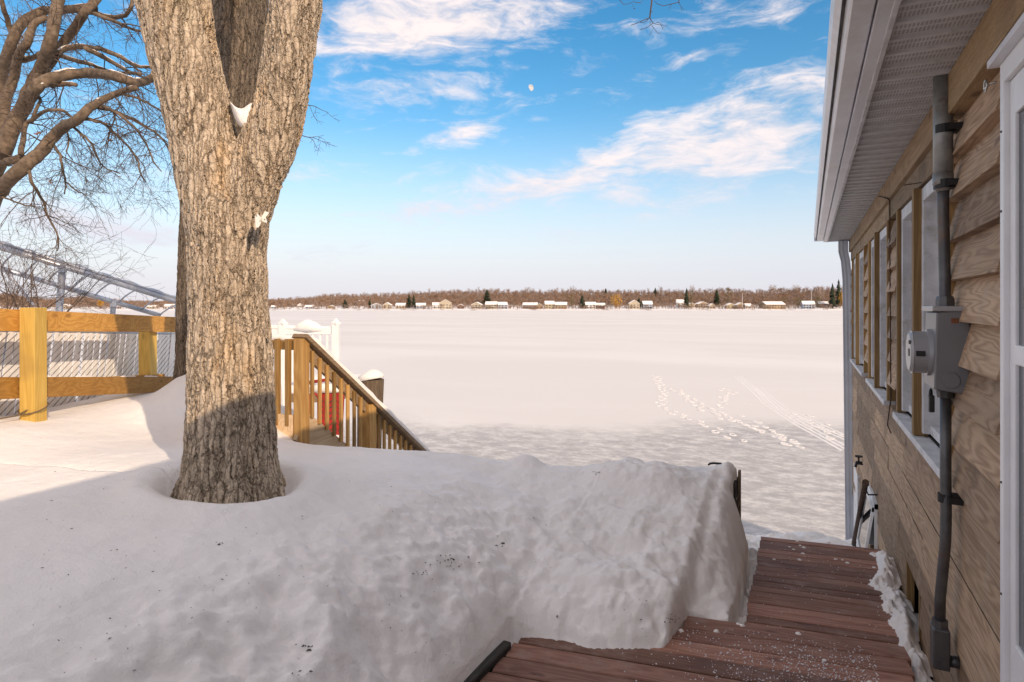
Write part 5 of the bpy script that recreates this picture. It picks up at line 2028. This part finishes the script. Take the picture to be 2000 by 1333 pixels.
# mooring pile with its cap of snow
pl_ = at(723, 800, 8.2)
pr = empty('mooring_pile', (pl_.x, pl_.y, -4), 'thick weathered pile with a round snow cap behind the stair rail', 'pile')
zt = at(723, 741, 8.2).z
pm = MB()
pm.tube([(pl_.x + .0, pl_.y, -4.4), (pl_.x - .02, pl_.y, -2.0), (pl_.x + .01, pl_.y, zt)], [.145, .150, .168], 22)
pm.build('pile', M['pile'], pr, False)
bmc = MB()
rings_ = [(.172, -.005), (.170, .025), (.150, .060), (.110, .085), (.055, .098), (.004, .10)]
bmc.tube([(pl_.x + .01 - .006 * i, pl_.y, zt + z_) for i, (r_, z_) in enumerate(rings_)], [r_ for r_, z_ in rings_], 20)
bmc.build('snow_cap', M['snow'], pr, True)

# red metal glider chair seen through the balusters
RC = at(640, 800, 7.7)
gzr = gz(RC.x, RC.y)
rc = empty('red_metal_chair', (RC.x, RC.y, gzr), 'red metal lawn chair with snow on its arms behind the stair balusters', 'chair')


def rpt(px, py, t=7.7):
    return at(px, py, t)


bt = MB()
bl, br_, tl_, trr = rpt(622, 850), rpt(668, 850), rpt(622, 767), rpt(672, 767)
bt.add([bl, br_, trr, tl_, bl + FWD * .03, br_ + FWD * .03, trr + FWD * .03, tl_ + FWD * .03], [(0, 1, 2, 3), (4, 7, 6, 5), (0, 4, 5, 1), (1, 5, 6, 2), (2, 6, 7, 3), (3, 7, 4, 0)])
bt.build('backrest', M['red'], rc)
hol = MB()
for i in range(5):
    for j in range(6):
        p = rpt(628 + i * 9, 785 + j * 11, 7.697)
        hol.bar(p - RIGHT * .018 - Vector((0, 0, .012)), p + RIGHT * .018 + Vector((0, 0, .012)), .004, .012)
hol.build('slots', M['darkwood'], rc)
for pix in ([(600, 748), (640, 742), (652, 745), (655, 765)], [(606, 772), (615, 768), (622, 775)]):
    MB().tube([rpt(*q) for q in pix], .020, 8).build('arm', M['red'], rc, True)
for px in (606, 622, 668):
    a_ = rpt(px, 770)
    MB().tube([a_, Vector((a_.x, a_.y, gzr - .03))], .016, 8).build('leg', M['red'], rc)
stc = MB().tube([rpt(604, 762), rpt(625, 758), rpt(645, 759), rpt(662, 764)], [.03, .06, .06, .02], 9)
stc.build('seat_snow', M['snow'], rc, True)

# white vinyl railing of the neighbouring dock
T5 = 12.0
WR0, WR1 = at(510, 650, T5), at(656, 650, T5)
wr = empty('white_railing', (WR1.x, WR1.y, -2.2), 'white vinyl railing with capped posts on a snowy dock by the lake', 'railing')
wdv = Vector((WR1.x - WR0.x, WR1.y - WR0.y, 0))
wl_ = wdv.length
wdv.normalize()
wn = Vector((-wdv.y, wdv.x, 0))


def wpt(s, z, o_=0):
    p = Vector((WR0.x, WR0.y, 0)) + wdv * s + wn * o_
    return Vector((p.x, p.y, z))


ztop = at(600, 642, T5).z
for s in (wl_ * .29, wl_):
    bevel(MB().bar(wpt(s, -5.2), wpt(s, ztop + .07), .13, .13, wn).build('post', M['vinyl'], wr), .006)
    MB().tube([wpt(s, ztop + .07), wpt(s, ztop + .10), wpt(s, ztop + .13), wpt(s, ztop + .19)], [.09, .095, .06, .012], 4).build('post_cap', M['vinyl'], wr)
bevel(MB().bar(wpt(-1.2, ztop - .05), wpt(wl_, ztop - .05), .06, .12).build('top_rail', M['vinyl'], wr), .006)
bevel(MB().bar(wpt(-1.2, ztop - .95), wpt(wl_, ztop - .95), .05, .09).build('bottom_rail', M['vinyl'], wr), .006)
for k in range(int((wl_ + 1.1) / .13)):
    s = wl_ - .16 - k * .13
    MB().bar(wpt(s, ztop - .91), wpt(s, ztop - .11), .036, .036, wn).build('baluster', M['vinyl'], wr)
MB().bar(wpt(-1.2, ztop - 1.30, 1.0), wpt(wl_ + .06, ztop - 1.30, 1.0), 2.1, .16).build('dock_floor', M['stair_rail'], wr)
bevel(MB().bar(wpt(-1.2, ztop - 1.15, 1.0), wpt(wl_ + .07, ztop - 1.15, 1.0), 2.12, .16).build('floor_snow', M['snow'], wr), .05, 3)
hs = MB()
pts = [wpt(s, ztop + .012 + .012 * math.sin(s * 5)) for s in np.linspace(-1.2, wl_ - .08, 12)]
hs.tube(pts, [.03] + [.045] * 10 + [.02], 8)
hp = [wpt(s, ztop - .04 + h_) for s, h_ in ((wl_ * .42, 0), (wl_ * .52, .06), (wl_ * .62, .09), (wl_ * .72, .06), (wl_ * .86, 0))]
MB().tube(hp, [.02, .09, .13, .10, .02], 9).build('snow_heap', M['snow'], wr, True)
hs.build('rail_snow', M['snow'], wr, True)

# galvanised boat-lift canopy frame
bf = empty('boat_canopy_frame', at(120, 640, 12.5) + Vector((0, 0, -4)), 'galvanised boat lift canopy frame with arched bows beyond the fence', 'boat lift')


def line3(p0, p1, f_):
    return p0.lerp(p1, f_)


A0, A1 = at(-120, 446, 10.8), at(420, 612, 14.2)
B0, B1 = at(-120, 489, 12.6), at(312, 616.5, 16.2)


def on_line(P0, P1, px):
    lo, hi = 0.0, 1.0
    for _ in range(40):
        mid = (lo + hi) / 2
        q = P0.lerp(P1, mid)
        d_ = q.dot(FWD)
        if 1000 + F * q.dot(RIGHT) / d_ < px:
            lo = mid
        else:
            hi = mid
    return P0.lerp(P1, lo)


MB().tube([A0, A1], .055, 12).build('beam', M['galv'], bf, True)
MB().tube([A0 + Vector((0, 0, .085)), A1 + Vector((0, 0, .07))], .022, 8).build('top_tube', M['galv'], bf, True)
MB().tube([B0, B1], .055, 12).build('beam', M['galv'], bf, True)
bow0 = None
for k in range(-3, 7):
    b_ = on_line(B0, B1, 47 + 46 * k)
    a_ = on_line(A0, A1, 130 + 49 * k)
    pts = []
    for f_ in np.linspace(0, 1, 15):
        p = b_.lerp(a_, f_)
        p.z += .25 * math.sin(math.pi * f_) ** .8 + (.05 * f_)
        pts.append(p)
    MB().tube(pts, .019, 8).build('bow', M['galv'], bf, True)
for (px0, P, Q, lean) in ((122, A0, A1, -14), (222, B0, B1, -12), (349, A0, A1, -10), (-60, A0, A1, -12)):
    top = on_line(P, Q, px0)
    d_ = top.dot(FWD)
    bot = Vector((top.x, top.y, LAKE)) + RIGHT * (lean / F * d_ * 3.2)
    MB().tube([top, bot], .06, 10).build('post', M['galv'], bf, True)
    MB().tube([top + Vector((0, 0, .05)), top - Vector((0, 0, .12))], .075, 10).build('bracket', M['galv'], bf)
MB().tube([on_line(B0, B1, 10), on_line(B0, B1, 10) + RIGHT * .6 + Vector((0, 0, -.75))], .03, 8).build('brace', M['galv'], bf)

# ------------------------------------------------------------------ litter on the snow
def surf(px, py, z0=-1.2):
    """first point of the snow surface met along the view through this pixel"""
    r = ray(px, py)
    t = np.arange(1.2, 6.2, .015)
    hit = r[2] * t < ground_z(r[0] * t, r[1] * t)
    t = float(t[int(np.argmax(hit))])
    return Vector((r[0] * t, r[1] * t, gz(r[0] * t, r[1] * t)))


lit_ = MB()


def fleck(x, y, s):
    z = gz(x, y)
    a = rnd.uniform(0, 6.283)
    u = Vector((math.cos(a), math.sin(a), rnd.uniform(-.1, .25))) * s
    v = Vector((-math.sin(a), math.cos(a), rnd.uniform(-.1, .3))) * s * rnd.uniform(.2, .6)
    c = Vector((x, y, z + .002))
    lit_.add([c - u, c + v * .6, c + u, c - v, c + Vector((0, 0, s * .4))], [(0, 1, 4), (1, 2, 4), (2, 3, 4), (3, 0, 4)])


k = 0
while k < 170:
    px, py = rnd.uniform(60, 1330), rnd.uniform(905, 1320)
    p = surf(px, py)
    if (p.x > -1.45 and p.y < 3.3) or p.x < -3.9 or p.z < -1.74:
        continue
    fleck(p.x, p.y, rnd.choice((.003, .004, .004, .005, .007)))
    k += 1
for (cx, cy_, n, sp) in ((868, 1102, 26, 26), (815, 1125, 7, 8), (980, 1067, 6, 6), (430, 1064, 5, 6), (600, 1268, 8, 10), (1165, 926, 10, 6), (1310, 1215, 14, 7), (590, 1318, 5, 10)):
    for q in range(n):
        px, py = cx + rnd.gauss(0, sp), cy_ + rnd.gauss(0, sp * .3)
        p = surf(px, py)
        fleck(p.x, p.y, rnd.choice((.005, .007, .009, .011)))
setp(lit_.build('leaf_litter', M['debris']), 'dark flecks of leaf and bark litter on the snow', 'litter', None, 'stuff')


for px, py, s, lb in ((1088, 1210, .020, 'curled dark leaf standing in the snow bank above the deck edge'), (1222, 1160, .010, 'small dark leaf lying on the snow bank by the walkway'),
                      (1043, 1016, .012, 'small dark leaf lying midway across the smooth snow'), (982, 1068, .014, 'dark leaf lying near the bark crumbs in the snow')):
    q = surf(px, py)
    o = leaf_at(q + Vector((0, 0, s * .5)), s, 'dead_leaf', 'debris')
    setp(o, lb, 'leaf', 'dead leaves on the snow')
# black bent pipe end at the brink
pe = onz(1395, 912, -1.29)
pz = gz(pe.x, pe.y - .03)
hp_ = [Vector((pe.x, pe.y, pz)) + RIGHT * a + Vector((0, 0, b)) for a, b in ((-.05, -.002), (-.035, .010), (-.005, .014), (.05, .010), (.10, -.02))]
setp(MB().tube(hp_, [.007, .009, .009, .009, .009], 8).build('bent_pipe', M['black'], None, True), 'black bent pipe end sticking out of the snow at the brink', 'pipe')
# broken stalks on the bank below
for i, (px, py, hh, lb) in enumerate(((1506, 1010, .22, 'dead brown stalk standing on the shore bank'), (1508, 1040, .12, 'short dead stalk beside the end of the walkway'))):
    b_ = surf(px, py) if False else onz(px, py, -2.6)
    b_.z = gz(b_.x, b_.y)
    sm3 = MB()
    for q in range(4):
        sm3.tube([b_ + Vector((rnd.uniform(-.03, .03), rnd.uniform(-.03, .03), -.03)), b_ + Vector((rnd.uniform(-.08, .08), rnd.uniform(-.05, .05), hh * rnd.uniform(.5, 1)))], [.012, .004], 5)
    setp(sm3.build('dead_stalk', M['twigdark']), lb, 'plant')
for i, (px, py, ln) in enumerate(((1588, 1054, .5), (1632, 1053, .22))):
    b_ = onz(px, py, -2.15)
    b_.z = max(gz(b_.x, b_.y) + .05, -2.3)
    lg = MB().tube([b_ - RIGHT * ln * .5, b_ + Vector((0, 0, .02)), b_ + RIGHT * ln * .5 + Vector((0, 0, .03))], [.035, .04, .03], 8)
    setp(lg.build('driftwood', M['pile']), ['long grey driftwood stick lying past the walkway end', 'short driftwood stub lying past the walkway end'][i], 'driftwood')
